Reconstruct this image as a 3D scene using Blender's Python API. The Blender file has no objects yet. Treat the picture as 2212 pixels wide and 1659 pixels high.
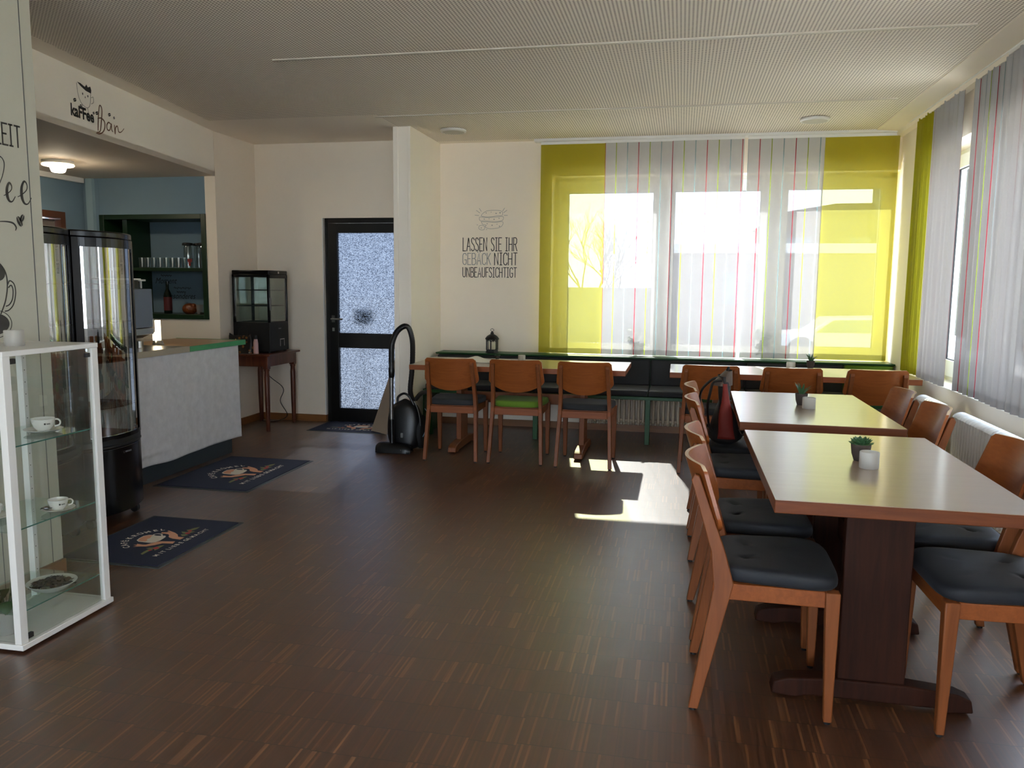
import bpy, bmesh, math, random
from math import sin, cos, pi, radians, sqrt, atan2
from mathutils import Vector, Matrix
random.seed(7)
SC = bpy.context.scene
COL = SC.collection

# ------------------------------------------------------------------ camera, sky, sun, exposure
F_PX, W_PX = 1739.2, 2212.0
yaw, pitch, roll = radians(11.764), radians(7.0655), radians(0.5238)
fwd = Vector((-sin(yaw) * cos(pitch), cos(yaw) * cos(pitch), -sin(pitch)))
rgt = Vector((cos(yaw), sin(yaw), 0)); upv = rgt.cross(fwd)
r2 = rgt * cos(roll) + upv * sin(roll); u2 = -rgt * sin(roll) + upv * cos(roll)
cam = bpy.data.cameras.new('camera'); cam.sensor_fit = 'HORIZONTAL'; cam.sensor_width = 36.0
cam.lens = 36.0 * F_PX / W_PX; cam.clip_start = 0.02; cam.clip_end = 500
co = bpy.data.objects.new('camera', cam); COL.objects.link(co)
M = Matrix((r2, u2, -fwd)).transposed().to_4x4(); M.translation = Vector((0, 0, 1.42)); co.matrix_world = M
SC.camera = co

wd = bpy.data.worlds.new('sky'); SC.world = wd; wd.use_nodes = True
nt = wd.node_tree; nt.nodes.clear()
tc = nt.nodes.new('ShaderNodeTexCoord'); sx_ = nt.nodes.new('ShaderNodeSeparateXYZ'); nt.links.new(tc.outputs['Generated'], sx_.inputs[0])
rmp = nt.nodes.new('ShaderNodeValToRGB'); nt.links.new(sx_.outputs[2], rmp.inputs[0])
rmp.color_ramp.elements[0].position = 0.0; rmp.color_ramp.elements[0].color = (0.80, 0.88, 1.0, 1)
rmp.color_ramp.elements[1].position = 0.8; rmp.color_ramp.elements[1].color = (0.60, 0.72, 0.95, 1)
bg = nt.nodes.new('ShaderNodeBackground'); bg.inputs['Strength'].default_value = 1.8
wo = nt.nodes.new('ShaderNodeOutputWorld')
nt.links.new(rmp.outputs[0], bg.inputs[0]); nt.links.new(bg.outputs[0], wo.inputs[0])

sun = bpy.data.lights.new('sun', 'SUN'); sun.energy = 4.8; sun.angle = radians(0.55); sun.color = (1.0, 0.95, 0.88)
so = bpy.data.objects.new('sun', sun); COL.objects.link(so)
so.rotation_euler = Vector((0.163, -1.0, -0.70)).to_track_quat('-Z', 'Y').to_euler(); so.location = (-3, 16, 12)

SC.view_settings.view_transform = 'Standard'; SC.view_settings.look = 'None'
SC.view_settings.gamma = 1.0; SC.view_settings.use_curve_mapping = False
SC.view_settings.exposure = 3.0
cy = SC.cycles
cy.use_denoising = True; cy.max_bounces = 12; cy.diffuse_bounces = 8; cy.glossy_bounces = 4
cy.transmission_bounces = 8; cy.transparent_max_bounces = 16
cy.sample_clamp_indirect = 6.0; cy.caustics_reflective = False; cy.caustics_refractive = False

# ------------------------------------------------------------------ materials
MATS = {}
def lin(c):
    return tuple(((x / 255) / 12.92 if x / 255 <= 0.04045 else ((x / 255 + 0.055) / 1.055) ** 2.4) for x in c) + (1.0,)
class NT:
    def __init__(s, name):
        s.m = bpy.data.materials.new(name); s.m.use_nodes = True; s.t = s.m.node_tree; s.t.nodes.clear()
        s.out = s.t.nodes.new('ShaderNodeOutputMaterial')
    def n(s, typ, **kw):
        nd = s.t.nodes.new(typ)
        for k, v in kw.items():
            if k.startswith('i_'):
                key = k[2:].replace('_', ' ')
                if key.isdigit(): key = int(key)
                if hasattr(v, 'is_output'): s.t.links.new(v, nd.inputs[key])
                else: nd.inputs[key].default_value = v
            else: setattr(nd, k, v)
        return nd
    def l(s, a, b): s.t.links.new(a, b)
    def math(s, op, a, b=0.0, c=None):
        nd = s.t.nodes.new('ShaderNodeMath'); nd.operation = op
        for i, v in enumerate([a, b] + ([c] if c is not None else [])):
            if hasattr(v, 'is_output'): s.t.links.new(v, nd.inputs[i])
            else: nd.inputs[i].default_value = v
        return nd.outputs[0]
    def mixc(s, f, a, b):
        nd = s.t.nodes.new('ShaderNodeMix'); nd.data_type = 'RGBA'
        for k, v in ((0, f), (6, a), (7, b)):
            if hasattr(v, 'is_output'): s.t.links.new(v, nd.inputs[k])
            else: nd.inputs[k].default_value = v
        return nd.outputs[2]
    def pos(s):
        g = s.n('ShaderNodeNewGeometry'); return g.outputs['Position']
    def objc(s):
        return s.n('ShaderNodeTexCoord').outputs['Object']
    def fin(s, sh): s.l(sh, s.out.inputs[0]); return s.m
def pbsdf(t, col, rough=0.5, metal=0.0, spec=0.5, coat=0.0, bump=None, bumpd=0.002, emis=None, es=0, sheen=0, coatr=0.15, ior=1.5, cior=1.5):
    b = t.n('ShaderNodeBsdfPrincipled'); b.inputs['IOR'].default_value = ior; b.inputs['Coat IOR'].default_value = cior
    def put(k, v):
        if hasattr(v, 'is_output'): t.l(v, b.inputs[k])
        else: b.inputs[k].default_value = v
    put('Base Color', col); put('Roughness', rough); put('Metallic', metal); put('Specular IOR Level', spec); put('Coat Weight', coat)
    if coat: b.inputs['Coat Roughness'].default_value = coatr
    if sheen: b.inputs['Sheen Weight'].default_value = sheen
    if emis: b.inputs['Emission Color'].default_value = emis; b.inputs['Emission Strength'].default_value = es
    if bump is not None:
        bp_ = t.n('ShaderNodeBump'); bp_.inputs['Strength'].default_value = 1.0; bp_.inputs['Distance'].default_value = bumpd
        t.l(bump, bp_.inputs['Height']); t.l(bp_.outputs[0], b.inputs['Normal'])
    return b.outputs[0]
def simple(name, rgb, rough=0.5, metal=0.0, spec=0.5, coat=0.0, noise=0.0, nscale=40.0, bump=0.0, sheen=0, emis=None, es=0):
    if name in MATS: return MATS[name]
    t = NT(name); c = lin(rgb); h = None
    if noise or bump:
        nz = t.n('ShaderNodeTexNoise', i_Vector=t.objc(), i_Scale=nscale, i_Detail=4.0)
        if noise:
            a = tuple(max(0, x * (1 - noise)) for x in c[:3]) + (1,); b = tuple(min(1, x * (1 + noise)) for x in c[:3]) + (1,)
            c = t.mixc(nz.outputs[0], a, b)
        if bump: h = nz.outputs[0]
    MATS[name] = t.fin(pbsdf(t, c, rough, metal, spec, coat, h, bump, emis=emis, es=es, sheen=sheen))
    return MATS[name]
def wood(name, c1, c2, axis='z', scale=1.0, rough=0.4, coat=0.15, spec=0.4):
    t = NT(name)
    sx = {'x': (1.5, 22, 22), 'y': (22, 1.5, 22), 'z': (22, 22, 1.5)}[axis]
    mp = t.n('ShaderNodeMapping', i_Vector=t.objc()); mp.inputs['Scale'].default_value = tuple(a * scale for a in sx)
    n1 = t.n('ShaderNodeTexNoise', i_Vector=mp.outputs[0], i_Scale=2.2, i_Detail=6.0, i_Roughness=0.6, i_Distortion=0.6)
    n2 = t.n('ShaderNodeTexNoise', i_Vector=t.objc(), i_Scale=3.0)
    f = t.math('MULTIPLY', n1.outputs[0], 1.0); f = t.math('ADD', t.math('MULTIPLY', f, 0.8), t.math('MULTIPLY', n2.outputs[0], 0.2))
    rp = t.n('ShaderNodeValToRGB'); rp.color_ramp.elements[0].position = 0.32; rp.color_ramp.elements[1].position = 0.68
    rp.color_ramp.elements[0].color = lin(c2); rp.color_ramp.elements[1].color = lin(c1); t.l(f, rp.inputs[0])
    MATS[name] = t.fin(pbsdf(t, rp.outputs[0], rough, 0, spec, coat, n1.outputs[0], 0.0003)); return MATS[name]
def glassy(name, tint=(1, 1, 1), refl=0.08, rough=0.0, fres=1.45, opac=0.0, opcol=(0, 0, 0)):
    t = NT(name)
    tr = t.n('ShaderNodeBsdfTransparent'); tr.inputs[0].default_value = tuple(tint) + (1,)
    gl = t.n('ShaderNodeBsdfGlossy'); gl.inputs['Roughness'].default_value = rough; gl.inputs[0].default_value = (1, 1, 1, 1)
    fr = t.n('ShaderNodeLayerWeight'); fr.inputs[0].default_value = 0.5
    f = t.math('MINIMUM', t.math('ADD', t.math('MULTIPLY', t.math('POWER', fr.outputs[1], 4.0), 0.9), 0.045 + refl), 1.0)
    mx = t.n('ShaderNodeMixShader'); t.l(f, mx.inputs[0]); t.l(tr.outputs[0], mx.inputs[1]); t.l(gl.outputs[0], mx.inputs[2])
    o = mx.outputs[0]
    if opac:
        df = t.n('ShaderNodeBsdfDiffuse'); df.inputs[0].default_value = tuple(opcol) + (1,)
        m2 = t.n('ShaderNodeMixShader'); m2.inputs[0].default_value = opac; t.l(o, m2.inputs[1]); t.l(df.outputs[0], m2.inputs[2]); o = m2.outputs[0]
    MATS[name] = t.fin(o); return MATS[name]

m_wall = simple('wall_paint', (240, 229, 212), 0.85, noise=0.02, nscale=6, bump=0.0008)
m_wallw = simple('partition_paint', (246, 239, 226), 0.8, noise=0.02, nscale=5, bump=0.0004)
m_blue = simple('blue_grey_paint', (112, 136, 152), 0.8, noise=0.04, nscale=5, bump=0.0006)
m_pvc = simple('white_window_plastic', (236, 235, 228), 0.3, spec=0.5)
m_white = simple('white_lacquer', (225, 224, 220), 0.35)
m_whitem = simple('white_metal', (232, 231, 226), 0.3, spec=0.5)
m_black = simple('black_lacquer', (8, 7, 8), 0.22, spec=0.35)
m_blackm = simple('black_matt', (9, 9, 9), 0.55)
m_doorm = simple('black_door_metal', (9, 8, 8), 0.35)
m_rubber = simple('black_rubber', (12, 12, 12), 0.7)
m_steel = simple('brushed_steel', (190, 188, 184), 0.28, metal=1.0)
m_steeld = simple('dark_steel', (120, 118, 115), 0.35, metal=0.9)
m_beech = wood('beech_wood', (130, 74, 38), (110, 60, 30), 'z', rough=0.45, coat=0.0, spec=0.28)
m_ply = wood('beech_plywood', (154, 86, 40), (132, 69, 31), 'x', rough=0.36, coat=0.1, spec=0.35)
m_beechx = wood('beech_wood_lengthwise', (142, 78, 36), (122, 63, 28), 'x', rough=0.45, coat=0.0, spec=0.28)
m_edge = simple('light_painted_ply_edge', (205, 180, 150), 0.6)  # pale tone paints in the light caught along the backrest's top edge
m_beechd = wood('dark_stained_beech', (54, 27, 17), (36, 18, 12), 'z', rough=0.5, coat=0, spec=0.12)
m_top = wood('laminate_table_top', (146, 125, 104), (138, 117, 96), 'x', scale=0.6, rough=0.34, coat=0.6, spec=0.9)
m_base = wood('oak_baseboard', (140, 94, 52), (118, 76, 40), 'x', rough=0.5)
m_antique = wood('antique_walnut', (104, 52, 30), (64, 30, 18), 'z', rough=0.35, coat=0.3)
m_padn = simple('navy_fabric', (16, 20, 28), 0.7, noise=0.25, nscale=300, bump=0.0004, sheen=0.03)
m_pada = simple('anthracite_fabric', (40, 41, 43), 0.85, noise=0.25, nscale=300, bump=0.0004, sheen=0.05)
m_padg = simple('lime_fabric', (92, 126, 26), 0.85, noise=0.2, nscale=300, bump=0.0004, sheen=0.05)
m_green = simple('green_paint', (18, 70, 26), 0.4, spec=0.3, noise=0.08, nscale=12)
m_greent = simple('green_edge_trim', (60, 142, 92), 0.35, noise=0.12, nscale=30)
m_counter = simple('counter_laminate', (168, 138, 108), 0.3, noise=0.05)
m_plinth = simple('blue_grey_plinth', (42, 49, 54), 0.5)
m_ceram = simple('white_porcelain', (228, 226, 220), 0.15, spec=0.6)
m_terra = simple('dark_clay', (70, 60, 54), 0.8, noise=0.1, nscale=60)
m_soil = simple('soil', (34, 26, 20), 0.95)
m_leaf = simple('succulent_leaf', (58, 96, 60), 0.45, noise=0.2, nscale=50)
m_leaf2 = simple('glossy_leaf', (34, 70, 32), 0.35, noise=0.2, nscale=30)
m_wax = simple('candle_wax', (238, 226, 196), 0.6)
m_ink = simple('dark_vinyl_lettering', (50, 46, 42), 0.5)
m_inkg = simple('grey_vinyl_lettering', (146, 148, 146), 0.5)
m_inkb = simple('brown_vinyl_lettering', (112, 74, 46), 0.5)
m_inkblk = simple('black_vinyl_lettering', (24, 24, 26), 0.5)
m_mat = simple('navy_carpet', (38, 43, 66), 0.95, noise=0.3, nscale=250, bump=0.002)
m_matb = simple('grey_rubber_border', (62, 68, 70), 0.6)
m_conc = simple('pavement', (222, 218, 208), 0.9, noise=0.1, nscale=2)

def mk_frost(name, rgb, op):
    t = NT(name)
    tr = t.n('ShaderNodeBsdfTransparent'); tl = t.n('ShaderNodeBsdfTranslucent'); df = t.n('ShaderNodeBsdfPrincipled')
    tl.inputs[0].default_value = lin(rgb); df.inputs['Base Color'].default_value = lin(rgb); df.inputs['Roughness'].default_value = 0.35
    a = t.n('ShaderNodeMixShader'); a.inputs[0].default_value = 0.5; t.l(tl.outputs[0], a.inputs[1]); t.l(df.outputs[0], a.inputs[2])
    b = t.n('ShaderNodeMixShader'); b.inputs[0].default_value = op; t.l(tr.outputs[0], b.inputs[1]); t.l(a.outputs[0], b.inputs[2])
    MATS[name] = t.fin(b.outputs[0]); return MATS[name]
m_frost = mk_frost('frosted_glass', (214, 212, 206), 0.8)

g_win = glassy('window_glass', (0.95, 0.97, 0.97), 0.0)
g_vit = glassy('vitrine_glass', (0.97, 0.985, 0.975), 0.01)
g_shelf = glassy('shelf_glass', (0.80, 0.90, 0.87), 0.05)
g_edge = simple('glass_edge', (60, 120, 110), 0.1)
g_cool = glassy('cooler_glass', (0.72, 0.76, 0.74), 0.30)
g_case = glassy('display_case_glass', (0.82, 0.86, 0.84), 0.03)
g_jar = glassy('drinking_glass', (0.86, 0.9, 0.9), 0.10)

# floor: industrial lamella parquet, narrow strips running with the room's depth
t = NT('lamella_parquet'); sp = t.n('ShaderNodeSeparateXYZ'); t.l(t.pos(), sp.inputs[0])
X, Y = sp.outputs[0], sp.outputs[1]
fx = t.math('DIVIDE', X, 0.0080); ix = t.math('FLOOR', fx)
bx_ = t.math('FLOOR', t.math('DIVIDE', X, 0.152)); 
off = t.math('MULTIPLY', t.math('FRACT', t.math('MULTIPLY', t.math('SINE', t.math('MULTIPLY', bx_, 12.9898)), 437.5)), 0.02)
fy = t.math('DIVIDE', t.math('ADD', Y, off), 0.165); iy = t.math('FLOOR', fy)
cb = t.n('ShaderNodeCombineXYZ'); t.l(ix, cb.inputs[0]); t.l(iy, cb.inputs[1])
wn = t.n('ShaderNodeTexWhiteNoise'); wn.noise_dimensions = '2D'; t.l(cb.outputs[0], wn.inputs['Vector'])
cb2 = t.n('ShaderNodeCombineXYZ'); t.l(bx_, cb2.inputs[0]); t.l(iy, cb2.inputs[1])
wn2 = t.n('ShaderNodeTexWhiteNoise'); wn2.noise_dimensions = '2D'; t.l(cb2.outputs[0], wn2.inputs['Vector'])
big = t.n('ShaderNodeTexNoise', i_Vector=t.pos(), i_Scale=0.9, i_Detail=3.0)
mp = t.n('ShaderNodeMapping', i_Vector=t.pos()); mp.inputs['Scale'].default_value = (120, 6, 1)
gr = t.n('ShaderNodeTexNoise', i_Vector=mp.outputs[0], i_Scale=1.0, i_Detail=3.0)
v = t.math('ADD', t.math('MULTIPLY', t.math('POWER', wn.outputs[0], 2.0), 0.54), t.math('MULTIPLY', wn2.outputs[0], 0.12))
v = t.math('ADD', v, t.math('MULTIPLY', gr.outputs[0], 0.22)); v = t.math('ADD', v, t.math('MULTIPLY', big.outputs[0], 0.12))
rp = t.n('ShaderNodeValToRGB'); e = rp.color_ramp.elements; e[0].position = 0.1; e[1].position = 1.0
e[0].color = lin((64, 37, 22)); e[1].color = lin((164, 112, 68)); k = e.new(0.6); k.color = lin((91, 55, 32)); t.l(v, rp.inputs[0])
jx = t.math('LESS_THAN', t.math('FRACT', fx), 0.07); jy = t.math('LESS_THAN', t.math('FRACT', fy), 0.02)
jb = t.math('LESS_THAN', t.math('FRACT', t.math('DIVIDE', X, 0.152)), 0.012)
j = t.math('MAXIMUM', t.math('MAXIMUM', t.math('MULTIPLY', jx, 0.35), t.math('MULTIPLY', jy, 0.85)), t.math('MULTIPLY', jb, 0.5))
col = t.mixc(j, rp.outputs[0], lin((30, 20, 15)))
sc_ = t.n('ShaderNodeTexNoise', i_Vector=t.pos(), i_Scale=7.0, i_Detail=6.0, i_Roughness=0.7)
rg = t.math('ADD', 0.32, t.math('MULTIPLY', sc_.outputs[0], 0.16)); rg = t.math('ADD', rg, t.math('MULTIPLY', wn.outputs[0], 0.06))
mp3 = t.n('ShaderNodeMapping', i_Vector=t.pos()); mp3.inputs['Scale'].default_value = (30, 30, 1)
n3 = t.n('ShaderNodeTexNoise', i_Vector=mp3.outputs[0], i_Scale=1.0, i_Detail=4.0)
hh = t.math('SUBTRACT', t.math('ADD', t.math('MULTIPLY', n3.outputs[0], 0.6), t.math('MULTIPLY', wn.outputs[0], 0.35)), j)
m_floor = t.fin(pbsdf(t, col, rg, 0, 0.5, 0.7, hh, 0.0003, coatr=0.34, ior=1.6, cior=1.7))

# ceiling: perforated acoustic board with plain margins
t = NT('perforated_ceiling'); sp = t.n('ShaderNodeSeparateXYZ'); t.l(t.pos(), sp.inputs[0]); X, Y = sp.outputs[0], sp.outputs[1]
P = 0.0205
dx = t.math('SUBTRACT', t.math('FRACT', t.math('DIVIDE', X, P)), 0.5); dy = t.math('SUBTRACT', t.math('FRACT', t.math('DIVIDE', Y, P)), 0.5)
d = t.math('SQRT', t.math('ADD', t.math('MULTIPLY', dx, dx), t.math('MULTIPLY', dy, dy)))
hole = t.math('LESS_THAN', d, 0.27)
inx = t.math('MULTIPLY', t.math('LESS_THAN', X, 1.64), t.math('GREATER_THAN', t.math('ADD', X, t.math('MULTIPLY', Y, 0.162)), -2.98))
iny = t.math('LESS_THAN', Y, 7.74)
nook = t.math('SUBTRACT', 1.0, t.math('MULTIPLY', t.math('LESS_THAN', X, -2.5), t.math('GREATER_THAN', t.math('SUBTRACT', Y, t.math('MULTIPLY', X, 0.0)), 6.45)))
msk = t.math('MULTIPLY', t.math('MULTIPLY', hole, inx), t.math('MULTIPLY', iny, nook))
col = t.mixc(msk, lin((247, 238, 223)), lin((142, 130, 116)))
m_ceil = t.fin(pbsdf(t, col, 0.85, 0, 0.3, 0.0, t.math('SUBTRACT', 1.0, msk), 0.002))

def curtain_mat(name, rgb, hole, tl_rgb, stripes=0, trc=(1, 1, 1), width=0.008, period=0.1035, red_first=0, axis=0, hem=True):
    t = NT(name); sp = t.n('ShaderNodeSeparateXYZ'); t.l(t.objc(), sp.inputs[0]); X, Z = sp.outputs[axis], sp.outputs[2]
    weave = t.n('ShaderNodeTexNoise', i_Vector=t.objc(), i_Scale=260.0, i_Detail=2.0)
    base, tlc = lin(rgb), lin(tl_rgb); fac = t.math('ADD', 1 - hole - 0.04, t.math('MULTIPLY', weave.outputs[0], 0.08))
    if stripes:
        q = t.math('DIVIDE', t.math('ADD', X, 0.004), period); c = t.math('FLOOR', q); fr = t.math('FRACT', q)
        on = t.math('LESS_THAN', fr, width / period)
        md = t.math('MODULO', t.math('ADD', c, float(red_first)), 3.0)
        r = t.math('COMPARE', md, 0.0, 0.4); g = t.math('COMPARE', md, 1.0, 0.4)
        sc = t.mixc(r, t.mixc(g, lin((110, 136, 140)), lin((132, 150, 40))), lin((140, 30, 44)))
        base = t.mixc(on, base, sc); tlc = t.mixc(on, tlc, sc)
        fac = t.math('MAXIMUM', fac, t.math('MULTIPLY', on, 0.92))
    if hem:
        hm = t.math('LESS_THAN', Z, 0.05)
        fac = t.math('ADD', fac, t.math('MULTIPLY', hm, hole * 0.75))
        hc = t.math('SUBTRACT', 1.0, t.math('MULTIPLY', hm, 0.55))
        mx_ = t.n('ShaderNodeVectorMath', operation='SCALE'); mx_.inputs['Scale'].default_value = 1.0; t.l(hc, mx_.inputs['Scale'])
        if hasattr(tlc, 'is_output'): t.l(tlc, mx_.inputs[0])
        else: mx_.inputs[0].default_value = tlc[:3]
        tlc = mx_.outputs[0]
    tr = t.n('ShaderNodeBsdfTransparent'); tr.inputs[0].default_value = tuple(trc) + (1,); tl = t.n('ShaderNodeBsdfTranslucent'); df = t.n('ShaderNodeBsdfDiffuse')
    for nd, cc in ((tl, tlc), (df, base)):
        if hasattr(cc, 'is_output'): t.l(cc, nd.inputs[0])
        else: nd.inputs[0].default_value = cc
    a = t.n('ShaderNodeMixShader'); a.inputs[0].default_value = 0.5; t.l(tl.outputs[0], a.inputs[1]); t.l(df.outputs[0], a.inputs[2])
    b = t.n('ShaderNodeMixShader'); t.l(fac, b.inputs[0]); t.l(tr.outputs[0], b.inputs[1]); t.l(a.outputs[0], b.inputs[2])
    return t.fin(b.outputs[0])
m_cy = curtain_mat('yellow_sheer', (222, 204, 56), 0.10, (86, 86, 46), trc=(.96, .97, .62))
m_cw = [curtain_mat('white_sheer_striped_%s' % 'abc'[i], (248, 246, 242), 0.09, (84, 84, 86), 1, red_first=i) for i in range(3)]
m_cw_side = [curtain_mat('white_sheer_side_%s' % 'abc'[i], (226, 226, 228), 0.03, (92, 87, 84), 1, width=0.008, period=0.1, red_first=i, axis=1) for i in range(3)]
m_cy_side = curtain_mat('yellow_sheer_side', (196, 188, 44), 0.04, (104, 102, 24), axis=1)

# patterned wire glass of the door
t = NT('textured_wire_glass'); sp = t.n('ShaderNodeSeparateXYZ'); t.l(t.pos(), sp.inputs[0])
wx = t.math('LESS_THAN', t.math('FRACT', t.math('DIVIDE', sp.outputs[0], 0.0125)), 0.12); wz = t.math('LESS_THAN', t.math('FRACT', t.math('DIVIDE', sp.outputs[2], 0.0125)), 0.16)
wire = t.math('MAXIMUM', wx, wz)
mpp = t.n('ShaderNodeMapping', i_Vector=t.pos()); mpp.inputs['Scale'].default_value = (75, 1, 170)
nz = t.n('ShaderNodeTexNoise', i_Vector=mpp.outputs[0], i_Scale=1.0, i_Detail=3.0)
bm_ = t.n('ShaderNodeBump'); bm_.inputs['Distance'].default_value = 0.006; t.l(nz.outputs[0], bm_.inputs['Height'])
rf = t.n('ShaderNodeBsdfRefraction'); rf.inputs['IOR'].default_value = 1.25; rf.inputs['Roughness'].default_value = 0.03; t.l(bm_.outputs[0], rf.inputs['Normal'])
gcol = t.n('ShaderNodeValToRGB'); gcol.color_ramp.elements[0].position = .40; gcol.color_ramp.elements[1].position = .60; gcol.color_ramp.elements[0].color = (.030, .036, .050, 1); gcol.color_ramp.elements[1].color = (.27, .29, .32, 1); t.l(nz.outputs[0], gcol.inputs[0]); t.l(gcol.outputs[0], rf.inputs[0])
tr = t.n('ShaderNodeBsdfTransparent'); tr.inputs[0].default_value = (0.5, 0.54, 0.6, 1); tl = t.n('ShaderNodeBsdfTranslucent'); tl.inputs[0].default_value = (0.09, 0.11, 0.145, 1)
a = t.n('ShaderNodeMixShader'); a.inputs[0].default_value = 0.2; t.l(rf.outputs[0], a.inputs[1]); t.l(tr.outputs[0], a.inputs[2])
a2 = t.n('ShaderNodeMixShader'); t.l(t.math('MULTIPLY', t.math('GREATER_THAN', nz.outputs[0], 0.5), 0.35), a2.inputs[0]); t.l(a.outputs[0], a2.inputs[1]); t.l(tl.outputs[0], a2.inputs[2])
df = t.n('ShaderNodeBsdfDiffuse'); df.inputs[0].default_value = (0.10, 0.11, 0.13, 1)
b = t.n('ShaderNodeMixShader'); t.l(t.math('MULTIPLY', wire, 0.6), b.inputs[0]); t.l(a2.outputs[0], b.inputs[1]); t.l(df.outputs[0], b.inputs[2])
g_door = t.fin(b.outputs[0])

# cloth hung before the counter
t = NT('grey_tablecloth'); n1 = t.n('ShaderNodeTexNoise', i_Vector=t.objc(), i_Scale=14.0, i_Detail=8.0, i_Roughness=0.65)
col = t.mixc(n1.outputs[0], lin((176, 175, 180)), lin((222, 221, 224)))
m_cloth = t.fin(pbsdf(t, col, 0.75, 0, 0.3, 0, n1.outputs[0], 0.001))

# ------------------------------------------------------------------ mesh helpers
class MB:
    def __init__(s): s.v = []; s.f = []; s.mi = []; s.cur = 0
    def add(s, vs, fs):
        o = len(s.v); s.v += [tuple(p) for p in vs]; s.f += [tuple(o + i for i in f) for f in fs]; s.mi += [s.cur] * len(fs); return s
    def box(s, x0, x1, y0, y1, z0, z1):
        x0, x1 = min(x0, x1), max(x0, x1); y0, y1 = min(y0, y1), max(y0, y1); z0, z1 = min(z0, z1), max(z0, z1)
        return s.add([(x0, y0, z0), (x1, y0, z0), (x1, y1, z0), (x0, y1, z0), (x0, y0, z1), (x1, y0, z1), (x1, y1, z1), (x0, y1, z1)],
                     [(0, 3, 2, 1), (4, 5, 6, 7), (0, 1, 5, 4), (1, 2, 6, 5), (2, 3, 7, 6), (3, 0, 4, 7)])
    def hexa(s, b, t_):
        return s.add(list(b) + list(t_), [(0, 3, 2, 1), (4, 5, 6, 7), (0, 1, 5, 4), (1, 2, 6, 5), (2, 3, 7, 6), (3, 0, 4, 7)])
    def prism(s, pts, axis, a0, a1):
        n = len(pts)
        def P(p, a): return {'x': (a, p[0], p[1]), 'y': (p[0], a, p[1]), 'z': (p[0], p[1], a)}[axis]
        return s.add([P(p, a0) for p in pts] + [P(p, a1) for p in pts],
                     [tuple(range(n))[::-1], tuple(range(n, 2 * n))] + [(i, (i + 1) % n, n + (i + 1) % n, n + i) for i in range(n)])
    def lathe(s, prof, c=(0, 0, 0), n=32, cap0=True, cap1=True):
        m = len(prof); vs = [(c[0] + r * cos(2 * pi * k / n), c[1] + r * sin(2 * pi * k / n), c[2] + z) for r, z in prof for k in range(n)]
        fs = [(i * n + k, i * n + (k + 1) % n, (i + 1) * n + (k + 1) % n, (i + 1) * n + k) for i in range(m - 1) for k in range(n)]
        if cap0: fs.append(tuple(range(n))[::-1])
        if cap1: fs.append(tuple((m - 1) * n + k for k in range(n)))
        return s.add(vs, fs)
    def tube(s, pts, r, n=10, caps=True, closed=False, flat=1.0):
        pts = [Vector(p) for p in pts]; m = len(pts); rs = r if hasattr(r, '__len__') else [r] * m
        up = Vector((0, 0, 1)); vs = []; prev = None
        for i, p in enumerate(pts):
            if closed: d = pts[(i + 1) % m] - pts[i - 1]
            else: d = pts[min(i + 1, m - 1)] - pts[max(i - 1, 0)]
            d.normalize()
            if prev is None:
                a = d.cross(up)
                if a.length < 1e-3: a = d.cross(Vector((1, 0, 0)))
            else: a = prev - d * prev.dot(d)
            a.normalize(); prev = a; b_ = d.cross(a)
            vs += [p + (a * cos(2 * pi * k / n) + b_ * sin(2 * pi * k / n) * flat) * rs[i] for k in range(n)]
        mm = m if closed else m - 1
        fs = [(i * n + k, i * n + (k + 1) % n, ((i + 1) % m) * n + (k + 1) % n, ((i + 1) % m) * n + k) for i in range(mm) for k in range(n)]
        if caps and not closed: fs += [tuple(range(n))[::-1], tuple((m - 1) * n + k for k in range(n))]
        return s.add(vs, fs)
    def grid(s, fn, nu, nv, wrapu=False):
        vs = [fn(i / nu, j / nv) for j in range(nv + 1) for i in range(nu + 1)]
        return s.add(vs, [(j * (nu + 1) + i, j * (nu + 1) + i + 1, (j + 1) * (nu + 1) + i + 1, (j + 1) * (nu + 1) + i) for j in range(nv) for i in range(nu)])
    def ball(s, c, r, n=12, m=8):
        if not hasattr(r, '__len__'): r = (r, r, r)
        vs = [(c[0], c[1], c[2] - r[2])] + [(c[0] + r[0] * sin(pi * j / m) * cos(2 * pi * k / n), c[1] + r[1] * sin(pi * j / m) * sin(2 * pi * k / n), c[2] - r[2] * cos(pi * j / m)) for j in range(1, m) for k in range(n)] + [(c[0], c[1], c[2] + r[2])]
        L = len(vs) - 1
        fs = [(0, 1 + (k + 1) % n, 1 + k) for k in range(n)] + [(1 + j * n + k, 1 + j * n + (k + 1) % n, 1 + (j + 1) * n + (k + 1) % n, 1 + (j + 1) * n + k) for j in range(m - 2) for k in range(n)]
        fs += [(1 + (m - 2) * n + k, 1 + (m - 2) * n + (k + 1) % n, L) for k in range(n)]
        return s.add(vs, fs)
    def xf(s, M_, start=0):
        for i in range(start, len(s.v)): s.v[i] = tuple(M_ @ Vector(s.v[i]))
        return s
ORG = {}
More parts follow.
